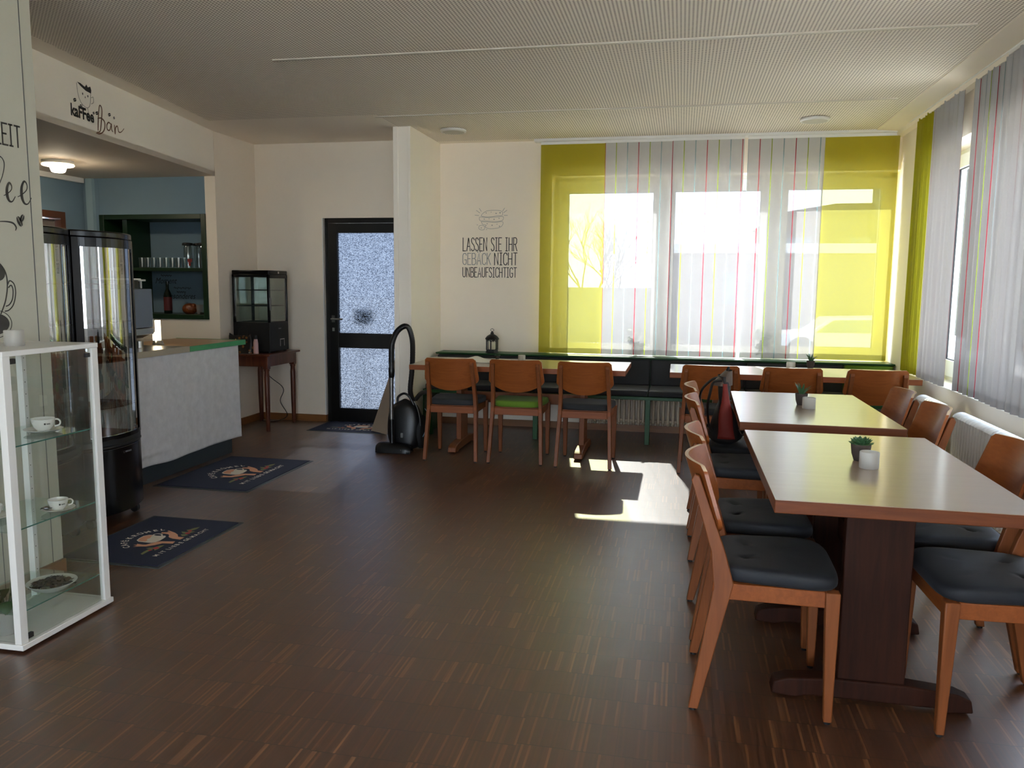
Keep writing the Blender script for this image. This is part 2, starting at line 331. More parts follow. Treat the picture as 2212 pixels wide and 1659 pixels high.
def O(name, mb, mat, parent=None, bev=0.0, smooth=32, solid=0.0, seg=2, label=None, kind=None, loc=None, fixn=True):
    me = bpy.data.meshes.new(name)
    org = Vector((0, 0, 0))
    if parent is not None: org = Vector(ORG.get(parent.name, (0, 0, 0)))
    elif loc is not None: org = Vector(loc)
    me.from_pydata([tuple(Vector(v) - org) for v in mb.v], [], mb.f)
    for m_ in (mat if isinstance(mat, (list, tuple)) else [mat]): me.materials.append(m_)
    if isinstance(mat, (list, tuple)): me.polygons.foreach_set('material_index', mb.mi)
    if fixn:
        b = bmesh.new(); b.from_mesh(me); bmesh.ops.recalc_face_normals(b, faces=b.faces); b.to_mesh(me); b.free()
    if smooth:
        me.polygons.foreach_set('use_smooth', [True] * len(me.polygons)); me.set_sharp_from_angle(angle=radians(smooth))
    me.update()
    o = bpy.data.objects.new(name, me); COL.objects.link(o)
    if parent is not None: o.parent = parent; ORG[o.name] = tuple(org)
    else: o.location = org; ORG[o.name] = tuple(org)
    if solid: md = o.modifiers.new('solid', 'SOLIDIFY'); md.thickness = solid; md.offset = 0
    if bev:
        md = o.modifiers.new('bev', 'BEVEL'); md.width = bev; md.segments = seg; md.limit_method = 'ANGLE'; md.angle_limit = radians(40); md.harden_normals = False
    if label: o['label'] = label
    if kind: o['kind'] = kind
    return o
def thing(name, label, cat, loc=(0, 0, 0), group=None):
    o = bpy.data.objects.new(name, None); COL.objects.link(o); o.location = loc; ORG[o.name] = tuple(loc); o.empty_display_size = 0.1
    o['label'] = label; o['category'] = cat
    if group: o['group'] = group
    return o
def tag(o, label, cat, group=None):
    o['label'] = label; o['category'] = cat
    if group: o['group'] = group
    return o
def struct(name, mb, mat, parent=None, **kw):
    o = O(name, mb, mat, parent, **kw)
    if parent is None: o['kind'] = 'structure'
    return o
def dup(root, loc=None, rotz=None, label=None, group=None, first=[]):
    def cp(o, par):
        c = o.copy(); COL.objects.link(c)
        if par is not None: c.parent = par
        for ch in list(o.children): cp(ch, c)
        return c
    r = cp(root, None)
    if loc is not None: r.location = loc
    if rotz is not None: r.rotation_euler = (0, 0, rotz)
    if label: r['label'] = label
    if group: r['group'] = group
    return r
def catmull(pts, n=8):
    P_ = [Vector(p) for p in pts]; out = []
    for i in range(len(P_) - 1):
        p0 = P_[max(i - 1, 0)]; p1 = P_[i]; p2 = P_[i + 1]; p3 = P_[min(i + 2, len(P_) - 1)]
        for k in range(n):
            t_ = k / n
            out.append(0.5 * ((2 * p1) + (-p0 + p2) * t_ + (2 * p0 - 5 * p1 + 4 * p2 - p3) * t_ * t_ + (-p0 + 3 * p1 - 3 * p2 + p3) * t_ ** 3))
    out.append(P_[-1]); return out
def ribbon(mb, pts, w, place, closed=False):
    """flat stroke: 2-D polyline widened to w, placed by place(x, y, depth)"""
    P_ = [Vector((p[0], p[1])) for p in pts]; m = len(P_); ws = w if hasattr(w, '__len__') else [w] * m
    vs = []
    for i, p in enumerate(P_):
        a = P_[i] - P_[i - 1] if (i > 0 or closed) else P_[1] - P_[0]; b_ = P_[(i + 1) % m] - P_[i] if (i < m - 1 or closed) else a
        if a.length < 1e-9: a = b_
        if b_.length < 1e-9: b_ = a
        a = a.normalized(); b_ = b_.normalized(); d = (a + b_)
        if d.length < 0.3: d = a
        d.normalize(); nn = Vector((-d.y, d.x)); k = 1.0 / max(0.5, nn.dot(Vector((-a.y, a.x))))
        h = nn * ws[i] * 0.5 * k
        if not closed and i == 0: p = p - a * ws[i] * 0.35
        if not closed and i == m - 1: p = p + a * ws[i] * 0.35
        vs += [place(p.x + h.x, p.y + h.y, 1), place(p.x - h.x, p.y - h.y, 1), place(p.x + h.x, p.y + h.y, 0), place(p.x - h.x, p.y - h.y, 0)]
    fs = []
    for i in range(m if closed else m - 1):
        q = 4 * i; r_ = 4 * ((i + 1) % m)
        fs += [(q, q + 1, r_ + 1, r_), (q, r_, r_ + 2, q + 2), (q + 1, q + 3, r_ + 3, r_ + 1)]
    mb.add(vs, fs)
G = {'A': (.5, [[(0, 0), (.22, 1), (.44, 0)], [(.08, .34), (.36, .34)]]), 'B': (.46, [[(0, 0), (0, 1), (.26, 1), (.38, .9), (.38, .64), (.27, .54), (0, .54)], [(.27, .54), (.42, .42), (.42, .12), (.28, 0), (0, 0)]]),
     'C': (.44, [[(.4, .82), (.34, .97), (.22, 1), (.08, .95), (0, .8), (0, .2), (.08, .05), (.22, 0), (.34, .03), (.4, .18)]]), 'E': (.4, [[(.36, 1), (0, 1), (0, 0), (.36, 0)], [(0, .52), (.28, .52)]]),
     'F': (.38, [[(.36, 1), (0, 1), (0, 0)], [(0, .52), (.28, .52)]]), 'G': (.46, [[(.4, .82), (.34, .97), (.22, 1), (.08, .95), (0, .8), (0, .2), (.08, .05), (.22, 0), (.36, .05), (.4, .2), (.4, .42), (.22, .42)]]),
     'H': (.48, [[(0, 0), (0, 1)], [(.4, 0), (.4, 1)], [(0, .5), (.4, .5)]]), 'I': (.32, [[(.12, 0), (.12, 1)], [(0, 1), (.24, 1)], [(0, 0), (.24, 0)]]), 'K': (.46, [[(0, 0), (0, 1)], [(.38, 1), (0, .45)], [(.12, .6), (.4, 0)]]),
     'L': (.38, [[(0, 1), (0, 0), (.34, 0)]]), 'N': (.5, [[(0, 0), (0, 1), (.4, 0), (.4, 1)]]), 'R': (.46, [[(0, 0), (0, 1), (.26, 1), (.38, .9), (.38, .62), (.26, .5), (0, .5)], [(.2, .5), (.42, 0)]]),
     'S': (.42, [[(.36, .84), (.28, .97), (.14, 1), (.03, .92), (0, .76), (.08, .6), (.28, .45), (.37, .3), (.36, .12), (.26, .02), (.1, 0), (0, .14)]]), 'T': (.42, [[(0, 1), (.4, 1)], [(.2, 1), (.2, 0)]]),
     'U': (.48, [[(0, 1), (0, .2), (.06, .05), (.2, 0), (.34, .05), (.4, .2), (.4, 1)]]), 'Z': (.42, [[(0, 1), (.36, 1), (0, 0), (.38, 0)]]), ' ': (.26, [])}
G['Ä'] = (.5, G['A'][1] + [[(.08, 1.07), (.08, 1.15)], [(.36, 1.07), (.36, 1.15)]])
def word_width(s): return sum(G[c][0] for c in s) + 0.1 * (len(s) - 1)
def letters(mb, text, x0, y0, w, h, lw, place):
    tot = word_width(text); k = w / tot; x = 0
    for c in text:
        for st in G[c][1]: ribbon(mb, [(x0 + (x + p[0]) * k, y0 + p[1] * h) for p in st], lw, place)
        x += G[c][0] + 0.1
def font_text(mb, text, place, size=1.0, offs=0.0):
    """outline lettering from the built-in typeface, turned into a mesh"""
    cu = bpy.data.curves.new('t', 'FONT'); cu.body = text; cu.size = size; cu.offset = offs; cu.resolution_u = 3
    ob = bpy.data.objects.new('t', cu); COL.objects.link(ob)
    me = bpy.data.meshes.new_from_object(ob.evaluated_get(bpy.context.evaluated_depsgraph_get()))
    mb.add([place(v.co.x, v.co.y, 1) for v in me.vertices], [tuple(p.vertices) for p in me.polygons])
    w = max((v.co.x for v in me.vertices), default=0)
    bpy.data.objects.remove(ob); bpy.data.curves.remove(cu); bpy.data.meshes.remove(me); return w

# ------------------------------------------------------------------ the room
ZC = 2.79; XR = 1.86; YB = 7.86; XL = -2.92; XS = -4.26; YD = 7.62; YF = -5.0; XBL = -5.67
struct('floor', MB().box(-6.2, XR + .35, YF, 8.3, -0.12, 0), m_floor)
struct('ceiling', MB().box(-6.2, XR + .35, YF, 8.3, ZC, ZC + 0.12), m_ceil, smooth=0)
WX0, WX1, WZ0, WZ1 = -1.26, 1.875, 0.735, 2.455
mb = MB().box(-2.384, WX0, YB, 8.2, 0, ZC).box(WX1, XR + .35, YB, 8.2, 0, ZC).box(WX0, WX1, YB, 8.2, 0, WZ0).box(WX0, WX1, YB, 8.2, WZ1, ZC)
struct('wall_back', mb, m_wall)
RY0, RY1 = 3.45, 7.38
mb = MB().box(XR, XR + .35, RY1, YB, 0, ZC).box(XR, XR + .35, -1.2, RY0, 0, ZC).box(XR, XR + .35, YF, -4.6, 0, ZC).box(XR, XR + .35, -4.6, -1.2, 0, .71).box(XR, XR + .35, -4.6, -1.2, WZ1, ZC).box(XR, XR + .35, RY0, RY1, 0, 0.71).box(XR, XR + .35, RY0, RY1, WZ1, ZC)
struct('wall_right', mb, m_wall)
struct('wall_front', MB().box(-3.2, XL, YF - .2, YF, 0, ZC).box(XL, XR + .35, YF - .2, YF, 2.66, ZC).box(XL, XR + .35, YF - .2, YF, 0, .12).box(XR - .1, XR + .35, YF - .2, YF, 0, ZC), m_wall)
struct('wall_partition', MB().box(-2.53, -2.384, 6.965, 8.2, 0, ZC), m_wallw)
struct('trim_1', MB().box(-2.545, -2.50, 6.955, 6.965, 0, ZC).box(-2.41, -2.383, 6.955, 6.965, 0, ZC), m_wallw, bev=0.003)
DX0, DX1 = -3.545, -2.62
mb = MB().box(XS, DX0, YD, 7.9, 0, ZC).box(DX1, -2.53, YD, 7.9, 0, ZC).box(DX0, DX1, YD, 7.9, 2.058, ZC)
struct('wall_door_side', mb, m_wall)
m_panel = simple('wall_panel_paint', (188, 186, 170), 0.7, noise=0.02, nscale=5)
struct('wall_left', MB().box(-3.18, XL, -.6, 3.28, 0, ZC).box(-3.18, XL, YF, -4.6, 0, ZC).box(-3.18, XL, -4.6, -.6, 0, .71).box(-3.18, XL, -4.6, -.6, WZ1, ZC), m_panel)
struct('trim_2', MB().box(XL - .001, XL + .0015, 3.213, 3.217, 0.07, ZC), simple('panel_joint', (86, 88, 88), 0.9), smooth=0)
struct('trim_3', MB().box(XL - .001, XL + .0015, 2.93, 2.933, 0.07, 1.9), MATS['panel_joint'], smooth=0)
# wall between bar and door corner, bar back wall with a recess, bar side wall, fascia with soffit
mb = MB().box(XS - .109, XS, 6.895, 7.9, 0, ZC).box(XBL, XS - .11, 6.9, 7.4, 0, 1.06)
struct('wall_bar_back', mb, m_wall)
mb = MB().box(-5.499, XS - .109, 6.9, 7.0, 2.045, ZC).box(-5.67, -5.50, 6.9, 7.4, 1.06, ZC).box(-5.5, XS - .109, 7.26, 7.4, 1.06, 2.1)
struct('wall_bar_upper', mb, m_blue)
struct('wall_bar_pillar', MB().box(-5.61, -5.54, 6.86, 6.9, 0, 2.385), simple('pale_blue_trim', (150, 176, 186), 0.7))
mb = MB().box(XBL - .2, XBL, 2.4, 5.72, 0, ZC).box(XBL - .2, XBL, 6.62, 7.4, 0, ZC).box(XBL - .2, XBL, 5.72, 6.62, 2.04, ZC)
struct('wall_bar_side', mb, m_blue)
struct('wall_bar_near', MB().box(XBL - .2, -3.18, 2.4, 2.6, 0, ZC), m_blue)
struct('trim_4', MB().box(XBL, XBL + .05, 2.6, 6.86, 2.34, 2.386), m_white)
fd = Vector((0.41, -2.531, 0)).normalized(); fa = Vector((XS, 6.892, 0)); fb = fa + fd * 4.35; fn = Vector((-fd.y, fd.x, 0))
if fn.x > 0: fn = -fn
def quadprism(a, b_, th, z0, z1):
    a2_, b2_ = a + fn * th, b_ + fn * th
    return [(p.x, p.y) for p in (a, b_, b2_, a2_)]
mb = MB().prism(quadprism(fa, fb, 0.14, 0, 0), 'z', 2.39, ZC)
struct('wall_fascia', mb, m_wallw, smooth=0)
mb = MB().prism([(fa.x, fa.y), (fb.x, fb.y), (XBL, fb.y), (XBL, 6.9), (XS, 6.9)], 'z', 2.388, 2.43)
struct('ceiling_bar', mb, simple('soffit_paint', (226, 214, 198), 0.8))
# cornice along the right wall and the window wall, ceiling light tracks
struct('trim_5', MB().prism([(1.62, ZC), (XR, ZC), (XR, ZC - .05), (1.80, ZC - .05), (1.79, ZC - .018), (1.62, ZC - .006)], 'y', YF, YB), m_wall)
struct('trim_6', MB().box(-1.42, XR, 7.74, 7.86, ZC - .022, ZC), m_whitem)
for i, (x0, x1, y) in enumerate(((-2.535, 1.46, 4.80), (-2.54, 1.49, 6.52))):
    o = O('ceiling_track', MB().box(x0, x1, y - .016, y + .016, ZC - .008, ZC + .004), simple('track_paint', (206, 198, 182), .5), loc=((x0 + x1) / 2, y, ZC), bev=0.002)
    tag(o, ['slim white metal track across the ceiling, nearer the camera', 'slim white metal track across the ceiling, just before the windows'][i], 'ceiling track')
struct('trim_7', MB().box(XS, DX0, YD - .055, YD - .04, ZC - .3, ZC - .3), m_wall) if False else None
# baseboards
struct('baseboard_back', MB().box(-2.384, XR, YB - .018, YB, 0, .065), m_base)
struct('baseboard_right', MB().box(XR - .018, XR, YF, YB, 0, .065), m_base)
struct('baseboard_left', MB().box(XL, XL + .016, YF, 3.28, 0, .07), m_base)
struct('baseboard_door_side', MB().box(XS, DX0, YD - .018, YD, 0, .07).box(DX0 - .001, DX0 + .016, YD - .018, YD + .03, 0, .07), m_base)
struct('baseboard_bar', MB().box(XS, XS + .018, 6.9, YD, 0, .07), m_base)
struct('trim_8', MB().box(DX0, DX0 + .012, YD, YD + .05, 0.07, 2.06), m_white)

# back window: three casements in one frame
def casement_window(name, axis, a_edges, frame_at, z0, z1, panes, dep=0.07, handles=()):
    """axis 'x': window lies in an XZ plane at Y=frame_at; axis 'y': in a YZ plane at X=frame_at"""
    def bx(mb, a0, a1, d0, d1, zz0, zz1):
        if axis == 'x': mb.box(a0, a1, frame_at + d0, frame_at + d1, zz0, zz1)
        else: mb.box(frame_at + d0, frame_at + d1, a0, a1, zz0, zz1)
    fr = MB(); a0, a1 = a_edges; w = 0.045
    bx(fr, a0, a0 + w, 0, dep, z0, z1); bx(fr, a1 - w, a1, 0, dep, z0, z1); bx(fr, a0, a1, 0, dep, z0, z0 + w); bx(fr, a0, a1, 0, dep, z1 - w, z1)
    root = struct(name, fr, m_pvc, bev=0.003)
    for i in range(len(panes) - 1):
        m0 = panes[i][1]; m1 = panes[i + 1][0]; c = (m0 + m1) / 2; mb = MB(); bx(mb, c - .03, c + .03, 0.01, dep, z0 + w, z1 - w); O('mullion', mb, m_pvc, root, bev=0.003)
    for i, (p0, p1, q0, q1) in enumerate(panes):
        lo = a0 + w if i == 0 else (panes[i - 1][1] + p0) / 2 + .022; hi = a1 - w if i == len(panes) - 1 else (panes[i + 1][0] + p1) / 2 - .022
        sgn = -1; s0, s1 = (-0.022, 0.05)
        mb = MB(); bx(mb, lo, p0, s0, s1, z0 + w - .01, z1 - w + .01); bx(mb, p1, hi, s0, s1, z0 + w - .01, z1 - w + .01)
        bx(mb, p0, p1, s0, s1, z0 + w - .01, q0); bx(mb, p0, p1, s0, s1, q1, z1 - w + .01)
        sash = O('sash', mb, m_pvc, root, bev=0.004)
        mb = MB(); bx(mb, p0 - .004, p0 + .005, -.004, .012, q0, q1); bx(mb, p1 - .005, p1 + .004, -.004, .012, q0, q1); bx(mb, p0, p1, -.004, .012, q0 - .004, q0 + .005); bx(mb, p0, p1, -.004, .012, q1 - .005, q1 + .004)
        O('seal', mb, m_rubber, sash)
        mb = MB(); bx(mb, p0, p1, 0.012, 0.016, q0, q1); O('pane', mb, g_win, sash, smooth=0)
    for a, z in handles:
        mb = MB(); bx(mb, a - .014, a + .014, -.034, -.022, z - .035, z + .035); bx(mb, a - .009, a + .009, -.06, -.034, z + .0, z + .018); bx(mb, a - .009, a + .009, -.068, -.055, z - .12, z + .018)
        O('window_handle', mb, m_whitem, root, bev=0.003)
    return root
casement_window('window_1', 'x', (WX0, WX1), 8.05, WZ0, WZ1, [(-1.12, -.292, .847, 2.313), (-.092, .702, .847, 2.316), (.942, 1.754, .856, 2.32)], handles=((-.175, 1.45), (.815, 1.42)))
casement_window('window_2', 'y', (RY0, RY1), 2.05, 0.71, WZ1, [(3.62, 4.62, .87, 2.32), (4.86, 5.68, .87, 2.32), (5.92, 6.875, .87, 2.32)], handles=((5.77, 1.45),))
struct('window_1_sill', MB().box(WX0, WX1, 7.8, 8.05, WZ0 - .012, WZ0 + .004), simple('pale_stone_sill', (214, 208, 192), 0.35)) if False else None
struct('trim_9', MB().box(WX0 - .03, WX1 - .02, 7.80, 8.06, WZ0 - .02, WZ0 + .006), simple('pale_stone_sill', (220, 214, 200), 0.35), bev=0.003)
struct('trim_10', MB().box(1.862, 2.06, RY0, RY1, .70, .715), MATS['pale_stone_sill'], bev=0.003)

casement_window('added_window_4', 'y', (-4.6, -1.2), 2.05, 0.71, WZ1, [(-4.45, -3.5, .87, 2.32), (-3.35, -2.45, .87, 2.32), (-2.3, -1.35, .87, 2.32)])  # added window behind the camera, out of view, for fill light
casement_window('added_window_5', 'y', (-4.6, -.6), -3.08, 0.71, WZ1, [(-4.45, -3.35, .87, 2.32), (-3.2, -2.05, .87, 2.32), (-1.9, -.75, .87, 2.32)])  # likewise an added, unseen window in the left wall to brighten the room
casement_window('added_window_3', 'x', (XL, XR - .1), YF - .12, .12, 2.66, [(-2.82, -1.45, .25, 2.54), (-1.30, .08, .25, 2.54), (.23, 1.66, .25, 2.54)])  # added glazing across the unseen front wall, lets sky light in from behind
# glazed metal door with its frame
dr = struct('door_1', MB().box(DX0, DX0 + .05, 7.66, 7.74, 0, 2.06).box(DX1 - .05, DX1, 7.66, 7.74, 0, 2.06).box(DX0 + .05, DX1 - .05, 7.66, 7.74, 2.01, 2.06).box(DX0 + .05, DX1 - .05, 7.702, 7.76, -.02, .03), m_doorm, bev=0.002)
a0, a1 = DX0 + .052, DX1 - .052; g0, g1 = -3.40, -2.745
O('door_leaf', MB().box(a0, g0, 7.65, 7.70, .01, 2.008).box(g1, a1, 7.65, 7.70, .01, 2.008).box(g0, g1, 7.65, 7.70, .01, .142).box(g0, g1, 7.65, 7.70, .762, .912).box(g0, g1, 7.65, 7.70, 1.914, 2.008), m_doorm, dr, bev=0.003)
O('pane', MB().box(g0, g1, 7.672, 7.678, .912, 1.914), g_door, dr, smooth=0, label='upper pane of patterned wire glass')
O('pane', MB().box(g0, g1, 7.672, 7.678, .142, .762), g_door, dr, smooth=0, label='lower pane of patterned wire glass')
hd = O('door_handle', MB().tube([(-3.452, 7.65, 1.055), (-3.452, 7.60, 1.055), (-3.435, 7.592, 1.055), (-3.33, 7.592, 1.055)], 0.009, 10), m_steel, dr)
O('rosette', MB().box(-3.468, -3.436, 7.642, 7.65, 1.02, 1.09), m_steeld, dr, bev=0.002)
O('keyhole_plate', MB().box(-3.464, -3.44, 7.644, 7.65, .93, .965), m_steel, dr, bev=0.002)
# second door, far in the bar
d2 = struct('door_2', MB().box(XBL - .12, XBL + .01, 5.70, 5.76, 0, 2.05).box(XBL - .12, XBL + .01, 6.58, 6.64, 0, 2.05).box(XBL - .12, XBL + .01, 5.76, 6.58, 1.99, 2.05), simple('brown_door_frame', (96, 60, 42), 0.5))
O('door_leaf', MB().box(XBL - .1, XBL - .05, 5.77, 6.57, 0.01, 1.98), simple('grey_door', (120, 112, 108), 0.6), d2)

# ------------------------------------------------------------------ writing and pictures on the walls
YW_ = YB - .0015
def pl_back(x, y, d): return (x, YB - .0008 - .0008 * d, y)
o = thing('wall_lettering', 'slim capitals LASSEN SIE IHR GEBÄCK NICHT UNBEAUFSICHTIGT on the wall', 'wall lettering', (-1.87, YB, 1.6))
mb = MB(); letters(mb, 'LASSEN SIE IHR', -2.148, 1.745, .552, .128, .0082, pl_back); O('text_line', mb, m_ink, o, smooth=0)
mb = MB(); letters(mb, 'GEBÄCK', -2.150, 1.610, .29, .112, .0075, pl_back); O('text_line', mb, m_inkg, o, smooth=0, label='grey word GEBÄCK')
mb = MB(); letters(mb, 'NICHT', -1.825, 1.608, .23, .118, .0085, pl_back); O('text_line', mb, m_ink, o, smooth=0)
mb = MB(); letters(mb, 'UNBEAUFSICHTIGT', -2.150, 1.487, .55, .095, .0075, pl_back); O('text_line', mb, m_ink, o, smooth=0)
# stacked filled biscuits in fine outline
mb = MB(); cx_, cz_ = -1.862, 2.04
def sm(pts, w, closed=True, n=6, place=pl_back, sc=1.0, o_=(0, 0)):
    q = catmull([(p[0] * sc + o_[0], p[1] * sc + o_[1], 0) for p in (pts + [pts[0]] if closed else pts)], n)
    q = [(p.x, p.y) for p in q]
    if closed: q = q[:-1]
    ribbon(mb, q, w, place, closed)
sm([(-.10, .045), (-.09, .065), (-.04, .095), (.05, .10), (.10, .092), (.115, .07), (.11, .05), (.06, .045), (-.04, .035)], .0035, o_=(cx_, cz_))
sm([(-.12, .022), (-.11, .036), (-.03, .03), (.06, .035), (.11, .04), (.125, .03), (.11, .0), (.04, -.008), (-.06, -.002), (-.11, .0)], .0035, o_=(cx_, cz_))
sm([(-.10, -.01), (-.05, -.012), (.04, -.018), (.11, -.01), (.12, -.03), (.10, -.06), (.05, -.075), (-.02, -.078), (-.06, -.06), (-.05, -.045), (-.085, -.035)], .0035, o_=(cx_, cz_))
sm([(-.12, -.05), (-.09, -.045), (-.065, -.06), (-.07, -.085), (-.10, -.09), (-.125, -.075)], .0035, o_=(cx_, cz_))
for dx_, dz_, r_ in ((-.05, .075, .005), (.0, .082, .004), (.05, .07, .006), (.09, .075, .007), (-.07, .015, .005), (-.02, .018, .004), (.03, .012, .006), (.08, .022, .005), (-.04, -.03, .005), (.01, -.045, .006), (.06, -.035, .004), (.085, -.055, .006), (-.10, -.07, .005), (-.14, -.04, .004), (-.045, -.085, .004)):
    mb.add([pl_back(cx_ + dx_ + r_ * cos(a), cz_ + dz_ + r_ * sin(a), 1) for a in [2 * pi * k / 8 for k in range(8)]], [tuple(range(8))])
for (x0, z0, x1, z1) in ((-.115, .075, -.15, .1), (-.125, .05, -.165, .055), (-.10, .09, -.12, .12), (.125, .075, .16, .1), (.13, .05, .165, .05), (.115, .09, .135, .12)):
    ribbon(mb, [(cx_ + x0, cz_ + z0), (cx_ + x1, cz_ + z1)], .004, pl_back)
o = O('wall_drawing', mb, m_inkg, smooth=0, loc=(cx_, YB, cz_)); tag(o, 'fine grey outline drawing of stacked filled biscuits above the lettering', 'wall drawing')

# text wall at the left
def pl_left(x, y, d): return (XL + .0008 + .0008 * d, x * .9898, 1.42 + (y - 1.42) * .9898)
o = thing('wall_lettering', 'dark capitals ending in EIT high on the wall at the left edge', 'wall lettering', (XL, 3.1, 2.05))
mb = MB(); letters(mb, 'ZEIT', 3.073, 2.012, .139, .092, .0075, pl_left); O('text_line', mb, m_ink, o, smooth=0)
mb = MB()
o = thing('wall_lettering', 'large dark script ending in ee with a swirl on the left wall', 'wall lettering', (XL, 3.15, 1.8))
def brush(pts, place, n=8):
    q = catmull([(p[0], p[1], p[2]) for p in pts], n)
    ribbon(mb, [(p.x, p.y) for p in q], [max(.002, p.z) for p in q], place)
def ee(x, z, s):
    brush([(x - .028 * s, z + .028 * s, .003), (x - .005 * s, z + .04 * s, .004), (x + .022 * s, z + .062 * s, .004), (x + .026 * s, z + .085 * s, .005), (x + .012 * s, z + .098 * s, .008), (x - .004 * s, z + .07 * s, .013), (x - .006 * s, z + .03 * s, .015), (x + .006 * s, z + .004 * s, .010), (x + .026 * s, z + .004 * s, .005), (x + .046 * s, z + .03 * s, .0035)], pl_left)
ee(3.122, 1.765, .85); ee(3.205, 1.762, 1.05)
brush([(3.075, 1.83, .003), (3.10, 1.88, .004), (3.112, 1.93, .005), (3.095, 1.955, .005), (3.07, 1.94, .014), (3.06, 1.80, .014)], pl_left)
brush([(3.05, 1.672, .004), (3.10, 1.676, .006), (3.138, 1.672, .008), (3.155, 1.655, .007), (3.150, 1.640, .003)], pl_left)
O('text_line', mb, m_ink, o, smooth=0)
def bean(x, z, a, b_, rot, place):
    n = 18; pts = []
    for sgn in (1, -1):
        hp = [(a * cos(pi * k / n), sgn * b_ * sin(pi * k / n) + sgn * .0012) for k in range(n + 1)]
        q = [(x + p[0] * cos(rot) - p[1] * sin(rot), z + p[0] * sin(rot) + p[1] * cos(rot)) for p in hp]
        mb.add([place(p[0], p[1], 1) for p in q], [tuple(range(len(q)))])
mb = MB(); bean(3.176, 1.682, .024, .013, radians(-62), pl_left); bean(3.192, 1.698, .018, .010, radians(60), pl_left)
o = O('wall_drawing', mb, m_ink, smooth=0, loc=(XL, 3.18, 1.69)); tag(o, 'two dark coffee beans drawn beside the script swirl', 'wall drawing')
mb = MB()
sm([(2.93, 1.40), (2.96, 1.49), (3.03, 1.50), (3.075, 1.46), (3.085, 1.40), (3.07, 1.33), (3.04, 1.27)], .006, False, 6, pl_left)
sm([(3.088, 1.40), (3.10, 1.415), (3.122, 1.40), (3.128, 1.36), (3.112, 1.31), (3.085, 1.285), (3.062, 1.28)], .005, False, 6, pl_left)
sm([(3.090, 1.385), (3.105, 1.395), (3.114, 1.375), (3.108, 1.335), (3.09, 1.31), (3.07, 1.302)], .005, False, 6, pl_left)
sm([(2.96, 1.47), (3.02, 1.48), (3.06, 1.455), (3.045, 1.43), (2.98, 1.435)], .03, True, 6, pl_left)
c = [(3.0 + .095 * cos(2 * pi * k / 40), 1.225 + .062 * sin(2 * pi * k / 40)) for k in range(40)]; ribbon(mb, c, .003, pl_left, True)
mb.add([pl_left(3.0 + .082 * cos(2 * pi * k / 40), 1.225 + .048 * sin(2 * pi * k / 40), 1) for k in range(40)], [tuple(range(40))])
o = O('wall_drawing', mb, m_ink, smooth=0, loc=(XL, 3.05, 1.35)); tag(o, 'dark outline drawing of stacked coffee cups on the left wall', 'wall drawing')

# fascia logo: s runs along the fascia away from the camera
e1 = -fd; S0 = (Vector((-3.90, 4.672, 0)) - fa).dot(e1)
def pl_f(x, y, d):
    p = fa + e1 * (S0 + x) - fn * (.0008 + .0008 * d); return (p.x, p.y, y)
o = thing('wall_lettering', 'black and brown kaffee Bar lettering on the white fascia above the counter', 'wall lettering', tuple(fa + e1 * (S0 + .3)) )
mb = MB(); font_text(mb, 'kaFFee', lambda x, y, d: pl_f(x * .92 + .0, 2.482 + y, d), 0.105, 0.0035); O('text_line', mb, m_inkblk, o, smooth=0)
mb = MB()
brush([(.30, 2.425, 0.0060), (.34, 2.44, 0.0090), (.36, 2.50, 0.0105), (.375, 2.57, 0.0105), (.372, 2.605, 0.0090), (.350, 2.612, 0.0075), (.335, 2.57, 0.0090), (.322, 2.50, 0.0105), (.315, 2.44, 0.0090)], pl_f)
brush([(.318, 2.52, 0.0060), (.36, 2.53, 0.0090), (.40, 2.515, 0.0105), (.402, 2.475, 0.0105), (.375, 2.44, 0.0090), (.33, 2.42, 0.0090), (.29, 2.418, 0.0060)], pl_f)
brush([(.49, 2.51, 0.0060), (.455, 2.52, 0.0090), (.43, 2.495, 0.0090), (.435, 2.468, 0.0090), (.465, 2.47, 0.0075), (.49, 2.515, 0.0090), (.49, 2.48, 0.0090), (.505, 2.466, 0.0060)], pl_f)
brush([(.53, 2.515, 0.0075), (.535, 2.46, 0.0105), (.545, 2.50, 0.0090), (.57, 2.515, 0.0090), (.585, 2.48, 0.0090), (.62, 2.485, 0.0060), (.66, 2.515, 0.0045)], pl_f)
O('text_line', mb, m_inkb, o, smooth=0, label='brown script word Bar')
mb = MB()
sm([(.085, 2.70), (.10, 2.62), (.14, 2.575), (.20, 2.565), (.235, 2.60), (.25, 2.70)], .0022, False, 6, pl_f)
sm([(.25, 2.64), (.275, 2.65), (.275, 2.615), (.245, 2.60)], .0022, False, 5, pl_f)
sm([(.14, 2.575), (.135, 2.54)], .0022, False, 2, pl_f); sm([(.20, 2.565), (.21, 2.53)], .0022, False, 2, pl_f)
mb.add([pl_f(x, y, 1) for x, y in ((.09, 2.708), (.13, 2.69), (.19, 2.672), (.25, 2.668), (.255, 2.69), (.245, 2.712), (.215, 2.70), (.20, 2.715), (.18, 2.695), (.13, 2.708))], [tuple(range(10))])
for x, y, r_ in ((.15, 2.645, .006), (.21, 2.642, .006), (.178, 2.628, .0045)): mb.add([pl_f(x + r_ * cos(k), y + r_ * 1.3 * sin(k), 1) for k in [2 * pi * q / 10 for q in range(10)]], [tuple(range(10))])
for x, y, r_ in ((.055, 2.585, 0), (.12, 2.562, 1), (.27, 2.545, 1), (.31, 2.553, 0), (.47, 2.575, 0), (.53, 2.565, 1)): bean(x, y, .018 - .006 * r_, .010 - .003 * r_, radians(20), pl_f)
o = O('wall_drawing', mb, m_inkblk, smooth=0, loc=tuple(fa + e1 * (S0 + .17))); tag(o, 'thin line drawing of a smiling cup with beans on the fascia', 'wall drawing')
